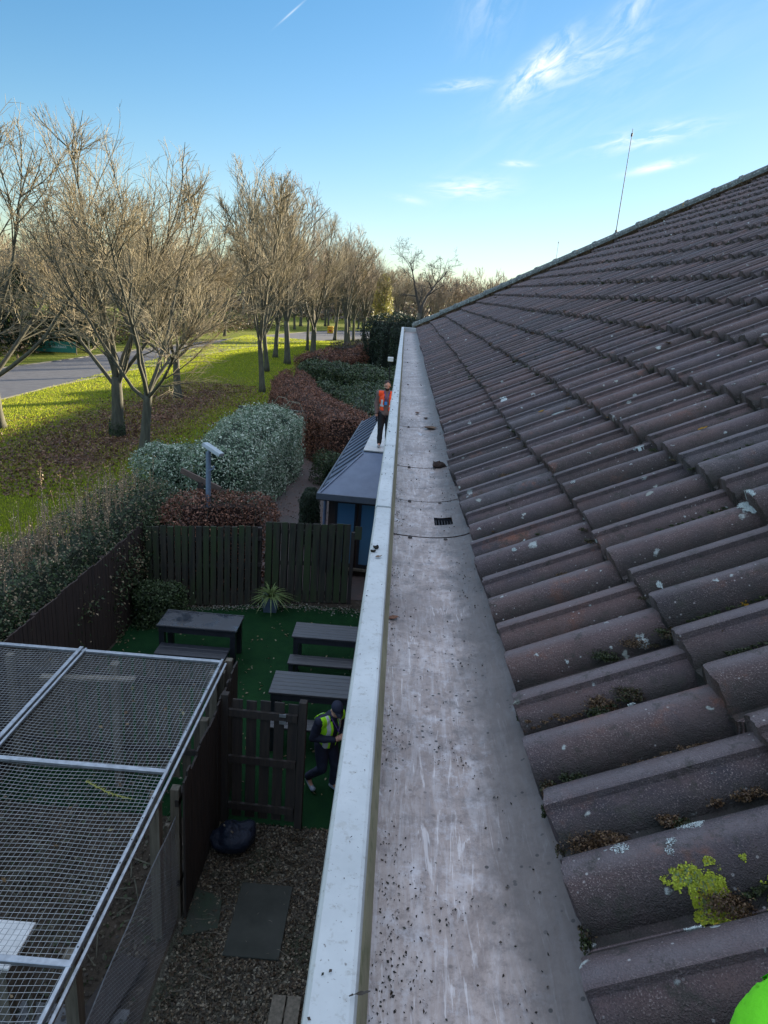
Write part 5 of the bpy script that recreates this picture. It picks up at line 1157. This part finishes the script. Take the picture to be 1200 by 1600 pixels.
Vv, Qq, cc = cards(P, np.random.uniform(.15, .4, n), pick([(.12, .08, .05), (.07, .07, .03), (.16, .12, .07)], n), None, 1, .5)
stuff(link('scrub', npmesh('scrub', Vv, Qq, M['leaf'], cc)), 'low brown scrub on the far verge of the road', 'scrub')

# small far things: banner, bin, kiosk, wall
bn = thing('banner', 'green banner with white script on a low rail across the road', 'banner', gp(88, 553), R(14))
q0, q1 = gp(52, 545, .9), gp(118, 552, .4); 
MB().box(-1.5, 1.5, -.02, .02, .15, 1.0).build('sheet', simple('banner_green', (.02, .17, .13), (.015, .13, .10), 3, .6, bump=.2, dist=.02), bn)
b = MB()
xs_ = -.35
for k in range(9):     # looping white script strokes
    w_ = rm.uniform(.07, .13); h_ = rm.uniform(.12, .26); b.tube([(xs_, -.028, .50), (xs_+w_*.3, -.028, .50+h_), (xs_+w_*.8, -.028, .48+h_*.6), (xs_+w_*.5, -.028, .50), (xs_+w_, -.028, .50)], .014, 4); xs_ += w_+.03
b.build('lettering', M['white'], bn)
for x in (-1.52, 1.52): MB().box(x-.03, x+.03, -.03, .03, 0, 1.08).build('post', M['grey_wood'], bn)
gb = gp(516, 521, 0); bi = thing('grit_bin', 'bright yellow bin standing beside the road', 'bin', gb); ym = simple('yellow', (.75, .42, .02), None, 3, .5, bump=0)
MB().box(-.42, .42, -.3, .3, .02, .78, bev=.05).build('body', ym, bi); MB().box(-.46, .46, -.34, .34, .785, 1.08, bev=.12).build('lid', ym, bi); MB().box(-.2, .2, -.345, -.341, .3, .55).build('label_plate', simple('red', (.5, .05, .03), None, 3, .5, bump=0), bi)
ki = thing('kiosk', 'white edged green and glass kiosk at the left edge across the road', 'kiosk', (-37.5, 62, 0), R(10))
MB().box(-2.2, 2.2, -1, 1, 0, 2.9).build('wall', simple('kiosk_green', (.06, .16, .12), (.05, .12, .1), 2, .6, bump=0), ki); MB().box(-2.4, 2.4, -1.2, 1.2, 2.901, 3.2, bev=.02).build('roof', M['white'], ki)
for x in (-1.5, 0, 1.5):
    o = MB().box(x-.45, x+.45, -1.03, -1.001, .9, 2.3).build('window', M['glass'], ki); MB().box(x-.5, x+.5, -1.06, -1.031, 2.301, 2.4).build('frame', M['white'], o)
wv_ = thing('brick_wall', 'low red brick garden wall at the left edge across the road', 'wall', (-29.8, 47.2, 0), R(10)); MB().box(-2.4, 1.5, -.12, .12, 0, 1.0).build('wall', M['brick'], wv_); MB().box(-2.45, 1.55, -.16, .16, 1.001, 1.08, bev=.01).build('coping', M['kerb'], wv_)
for k, (px, py) in enumerate([(160, 500), (143, 530)]):
    pass

# ------------------------------------------------------------ people
def blob(parts, name, mat, parent, vox=.012, smooth=2, noisef=0.0, nscale=9):
    """one continuous closed surface grown round capsules and balls"""
    b = MB()
    for p in parts:
        if p[0] == 'c': b.cap(p[1], p[2], p[3], p[4], 14)
        else: b.ball(p[1], p[2], 18, 12, p[3] if len(p) > 3 else None)
    o = b.build(name, mat, parent, True)
    m = o.modifiers.new('r', 'REMESH'); m.mode = 'VOXEL'; m.voxel_size = vox; m.use_smooth_shade = True
    m2 = o.modifiers.new('s', 'SMOOTH'); m2.iterations = smooth; m2.factor = .6
    dg = bpy.context.evaluated_depsgraph_get(); dg.update(); me = bpy.data.meshes.new_from_object(o.evaluated_get(dg)); o.modifiers.clear(); o.data = me
    if noisef:
        for v in me.vertices: v.co += v.normal*mnoise.noise(v.co*nscale)*noisef
    me.materials.clear(); me.materials.append(mat); me.shade_smooth(); return o
def hand(wr, dirv, palmn, curl, s=1.0):
    """palm, four unequal bent fingers and a thumb"""
    d = Vector(dirv).normalized(); n_ = Vector(palmn).normalized(); sd_ = d.cross(n_).normalized(); wr = Vector(wr); P = []
    P.append(('b', wr+d*.045*s, (.040*s, .040*s, .040*s))); P.append(('c', wr, wr+d*.05*s, .024*s, .026*s))
    for k, (o, L, r) in enumerate(((-.030, .062, .0085), (-.010, .072, .009), (.010, .067, .0088), (.029, .052, .0078))):
        a = wr+d*.075*s+sd_*o*s; dd = (d+n_*curl*.4).normalized(); b_ = a+dd*L*.5*s; d2 = (d*(1-curl)+n_*curl*1.1).normalized(); c_ = b_+d2*L*.32*s; d3 = (d*(1-1.6*curl)+n_*curl*1.5).normalized(); e = c_+d3*L*.25*s
        P += [('c', a-d*.03*s, a, r*1.1*s, r*s), ('c', a, b_, r*s, r*.92*s), ('c', b_, c_, r*.92*s, r*.85*s), ('c', c_, e, r*.85*s, r*.75*s)]
    a = wr+d*.025*s-sd_*.03*s; P += [('c', a, a+(d*.6-sd_*.6+n_*.3).normalized()*.04*s, .013*s, .011*s), ('c', a+(d*.6-sd_*.6+n_*.3).normalized()*.04*s, a+(d*.6-sd_*.6+n_*.3).normalized()*.04*s+(d*.9+n_*.35).normalized()*.032*s, .011*s, .009*s)]
    return P
def person(label, loc, rz, J, look, cloth, s=1.0):
    """J: joint positions (z up, faces -Y). look = head pitch"""
    r = thing('person', label, 'person', loc, rz)
    V_ = {k: Vector(v) for k, v in J.items() if k != 'curl'}
    hc = V_['head']; RM = Matrix.Rotation(look[1], 3, 'Z') @ Matrix.Rotation(look[0], 3, 'X')
    def hp_(x, y, z): return hc+RM @ Vector((x, y, z))
    B = [('c', V_['neck'], hc+Vector((0, 0, -.05)), .058, .056), ('b', hp_(0, 0, .03), (.076, .096, .098), RM), ('b', hp_(0, -.022, -.045), (.058, .070, .065), RM), ('b', hp_(0, -.052, -.088), (.030, .028, .022), RM),
         ('c', hp_(0, -.092, .012), hp_(0, -.112, -.022), .010, .0145), ('b', hp_(.078, .01, -.008), (.012, .02, .03), RM), ('b', hp_(-.078, .01, -.008), (.012, .02, .03), RM), ('b', hp_(0, -.085, -.052), (.026, .012, .007), RM), ('b', hp_(0, -.086, .034), (.058, .016, .010), RM)]
    T0 = [('c', V_['pelvis'], V_['waist'], .125, .120), ('c', V_['waist'], V_['chest'], .120, .135), ('b', V_['chest'], (.165, .115, .17)), ('c', V_['shL'], V_['shR'], .066, .066), ('c', V_['chest'], V_['neck'], .10, .062), ('b', V_['pelvis'], (.155, .115, .12))]
    arms = []; legs = []
    for sd_ in 'LR':
        arms += [('c', V_['sh'+sd_], V_['el'+sd_], .056, .044), ('c', V_['el'+sd_], V_['wr'+sd_], .043, .029)]
        legs += [('c', V_['hip'+sd_], V_['kn'+sd_], .088, .058), ('c', V_['kn'+sd_], V_['an'+sd_], .056, .038), ('c', V_['an'+sd_], V_['to'+sd_], .034, .028)]
    hands = []
    for sd_ in 'LR': hands += hand(V_['wr'+sd_], J['hd'+sd_], J['pn'+sd_], J['curl'])
    blob(B+T0+arms+legs+hands, 'body', M['skin'], r, .0075, 3)
    e = MB()
    for x in (-.032, .032): e.ball(hp_(x, -.080, .012), (.012, .009, .007), 10, 6)
    e.build('eyes', M['hair'], r, True)
    grow = lambda P, g: [(p[0], p[1], p[2], p[3]+g, p[4]+g) if p[0] == 'c' else (p[0], p[1], tuple(q+g for q in p[2]))+tuple(p[3:]) for p in P]
    up = grow(T0, .022)
    slv = []
    for sd_ in 'LR': slv += [('c', V_['sh'+sd_], V_['el'+sd_], .078, .064), ('c', V_['el'+sd_], V_['wr'+sd_].lerp(V_['el'+sd_], .06), .063, .047)]
    blob(up+slv, 'jacket', cloth['jacket'], r, .012, 2, .010, 11)
    tr_ = [('b', V_['pelvis']+Vector((0, 0, -.02)), (.165, .13, .12))]
    for sd_ in 'LR': tr_ += [('c', V_['hip'+sd_], V_['kn'+sd_], .108, .080), ('c', V_['kn'+sd_], V_['an'+sd_]+Vector((0, 0, .03)), .078, .062)]
    blob(tr_, 'trousers', cloth['trousers'], r, .012, 2, .010, 10)
    for sd_ in 'LR':
        a = V_['an'+sd_]; tq_ = V_['to'+sd_]; d = (tq_-a); d.z = 0; d.normalize()
        blob([('b', a+Vector((0, 0, -.012)), (.046, .046, .05)), ('c', a-d*.035+Vector((0, 0, -.045)), tq_+Vector((0, 0, -.0)), .040, .036), ('b', tq_+d*.03, (.043, .043, .032))], 'shoe', cloth['shoe'], r, .008, 2)
    return r, hc, RM, hp_, V_, T0, grow
def shell(parts, keep, name, mat, r, g, vox=.012):
    """a garment cut from the torso surface: keep(co) decides which faces stay; given thickness"""
    o = blob(parts, name, mat, r, vox, 3, .004, 12); me = o.data
    ks = [v.co.copy() for v in me.vertices]; fs = [tuple(p.vertices) for p in me.polygons if keep(sum((ks[i] for i in p.vertices), Vector())/len(p.vertices))]
    ns = [v.normal.copy() for v in me.vertices]; used = sorted({i for f in fs for i in f}); mp = {u: i for i, u in enumerate(used)}
    V = [tuple(ks[u]) for u in used]+[tuple(ks[u]-ns[u]*.008) for u in used]; n = len(used)
    F = [tuple(mp[i] for i in f) for f in fs]; ed = {}
    for f in F:
        for i in range(len(f)): k = (f[i], f[(i+1) % len(f)]); ed[k] = 1
    F2 = F+[tuple(i+n for i in f[::-1]) for f in F]
    for (a, b_) in ed:
        if (b_, a) not in ed: F2.append((b_, a, a+n, b_+n))
    nm = bpy.data.meshes.new(name); nm.from_pydata(V, [], F2); nm.materials.append(mat); nm.shade_smooth(); o.data = nm; return o

# man in orange on the annex ledge, facing the camera
J = dict(head=(.0, -.02, 1.60), neck=(0, 0, 1.46), chest=(0, 0, 1.27), waist=(0, 0, 1.06), pelvis=(0, 0, .93), shL=(-.185, 0, 1.40), shR=(.185, 0, 1.40), elL=(-.24, .02, 1.12), elR=(.24, .02, 1.12), wrL=(-.23, -.05, .88), wrR=(.23, -.05, .88), hipL=(-.09, 0, .90), hipR=(.09, 0, .90),
         knL=(-.10, -.03, .49), knR=(.10, -.02, .49), anL=(-.10, .02, .09), anR=(.11, .02, .09), toL=(-.12, -.13, .04), toR=(.14, -.13, .04), hdL=(-.02, -.08, -1), hdR=(.02, -.08, -1), pnL=(1, -.2, 0), pnR=(-1, -.2, 0), curl=.55)
man, hc, RM, hp_, V_, T0, grow = person('smiling bearded man in orange hi-vis waistcoat standing on the white ledge', (-.30, 17.95, 2.90), R(6), J, (R(6), R(4)), dict(jacket=M['taupe'], trousers=M['black'], shoe=M['rubber']))
hb = [('b', hp_(0, .018, .062), (.083, .098, .082), RM)]
hr = shell(hb, lambda c: (RM.inverted() @ (c-hc)).z > .052+.35*max(0, -(RM.inverted() @ (c-hc)).y-.03) or ((RM.inverted() @ (c-hc)).y > .03 and (RM.inverted() @ (c-hc)).z > -.02), 'hair', M['hair'], man, 0, .008)
bd = shell([('b', hp_(0, -.030, -.060), (.062, .072, .066), RM)], lambda c: (RM.inverted() @ (c-hc)).z < -.045 and (RM.inverted() @ (c-hc)).y < -.0 and not (abs((RM.inverted() @ (c-hc)).z+.052) < .008 and abs((RM.inverted() @ (c-hc)).x) < .02), 'beard', M['hair'], man, 0, .006)
vp = grow(T0[:5], .036)
def openv(c, x0=.07, zlo=.98): return zlo < c.z < 1.475 and not (c.y < 0 and abs(c.x) < x0) and not (c.z > 1.40 and abs(c.x) < .075) and abs(c.x) < .21
shell(vp, openv, 'hi_vis_vest', M['orange'], man, 0)
vt = grow(T0[:5], .0385)
shell(vt, lambda c: openv(c, .072) and (abs(c.z-1.10) < .026 or (abs(abs(c.x)-.115) < .022 and c.z > 1.12 and c.z < 1.26)), 'reflective_tape', M['tape'], man, 0)
b = MB(); b.tube([(-.06, -.06, 1.47), (-.045, -.155, 1.35), (-.02, -.165, 1.22)], .007, 6); b.tube([(.06, -.06, 1.47), (.03, -.155, 1.35), (-.02, -.165, 1.22)], .007, 6); b.build('lanyard', M['purple'], man); MB().box(-.055, .015, -.180, -.172, 1.13, 1.215, bev=.002).build('badge', M['blue'], man)
b = MB().box(-.245, -.205, -.12, -.105, .70, .82, bev=.003); b.build('phone', M['black'], man)

# man with yellow vest in the yard, mid step, looking down at his hands
J = dict(head=(.02, -.15, 1.47), neck=(.0, -.07, 1.35), chest=(0, -.03, 1.18), waist=(0, 0, .98), pelvis=(0, .02, .86), shL=(-.19, -.03, 1.30), shR=(.19, -.05, 1.30), elL=(-.26, .02, 1.03), elR=(.25, -.04, 1.04), wrL=(-.07, -.24, 1.05), wrR=(.08, -.27, 1.08), hipL=(-.09, .02, .83), hipR=(.09, .02, .83),
         knL=(-.11, -.05, .46), knR=(.11, -.10, .46), anL=(-.13, .22, .16), anR=(.12, -.06, .09), toL=(-.16, .10, .055), toR=(.12, -.20, .04), hdL=(.85, -.25, .12), hdR=(-.7, -.4, .2), pnL=(.1, .3, .9), pnR=(.1, .2, -.9), curl=.7)
man2, hc2, RM2, hp2, V2, T2, grow = person('man in navy with yellow hi-vis vest and dark cap looking down by the parapet', (-.60, 8.22, .012), R(48), J, (R(32), R(-18)), dict(jacket=M['navy'], trousers=M['navy'], shoe=simple('shoe_blue', (.20, .26, .36), (.35, .38, .42), 20, .6, bump=0)))
shell([('b', hp2(0, .012, .055), (.090, .106, .092), RM2)], lambda c: (RM2.inverted() @ (c-hc2)).z > .032, 'beanie', M['navy'], man2, 0, .008)
blob([('c', hp2(-.0, -.08, .045), hp2(0, -.135, .03), .03, .02), ('c', hp2(-.045, -.07, .045), hp2(-.03, -.12, .032), .02, .014), ('c', hp2(.045, -.07, .045), hp2(.03, -.12, .032), .02, .014)], 'cap_peak', M['navy'], man2, .008, 2)
vp2 = grow(T2[:5], .036)
def open2(c, x0=.055): return .84 < c.z < 1.39 and not (c.y < -.02 and abs(c.x) < x0) and not (c.z > 1.30 and abs(c.x) < .075) and abs(c.x) < .215
shell(vp2, open2, 'hi_vis_vest', M['lime'], man2, 0)
shell(grow(T2[:5], .039), lambda c: open2(c, .058) and ((abs(abs(c.x)-.115) < .026) or abs(c.z-.98) < .025), 'reflective_tape', M['tape'], man2, 0)
b = MB(); b.tube([(-.055, -.13, 1.35), (-.03, -.20, 1.25), (.02, -.215, 1.13)], .006, 6); b.tube([(.06, -.13, 1.35), (.045, -.2, 1.25), (.02, -.215, 1.13)], .006, 6); b.build('lanyard', M['purple'], man2)
b = MB()
for i, sx3 in enumerate((-.030, 0, .030)): b.tube([V2['knR']+Vector((.075, sx3, -.02)), V2['knR'].lerp(V2['anR'], .5)+Vector((.074, sx3, 0)), V2['anR']+Vector((.066, sx3, .05))], .006, 5)
b.build('stripes', M['white'], man2); man2.scale = (.93, .93, .93)

# bright sleeve of the worker at the camera, resting on the tiles
sc_ = CAMP+ray(1326, 1722).normalized()*.62
el = sc_+Vector((.0, -.0, .0))
sl = blob([('c', el, el+Vector((.28, -.10, .10)), .062, .075), ('c', el, el+Vector((.10, -.34, -.02)), .060, .07), ('b', el, (.066, .066, .066))], 'sleeve', simple('hi_vis_green', (.17, .72, .012), (.13, .60, .010), 14, .75, bump=.8, dist=.003), None, .004, 3, .012, 13)
tag(sl, 'bright lime green hi-vis sleeve elbow at the lower right corner', 'sleeve')
print('faces', sum(len(o.data.polygons) for o in bpy.data.objects if o.type == 'MESH'))
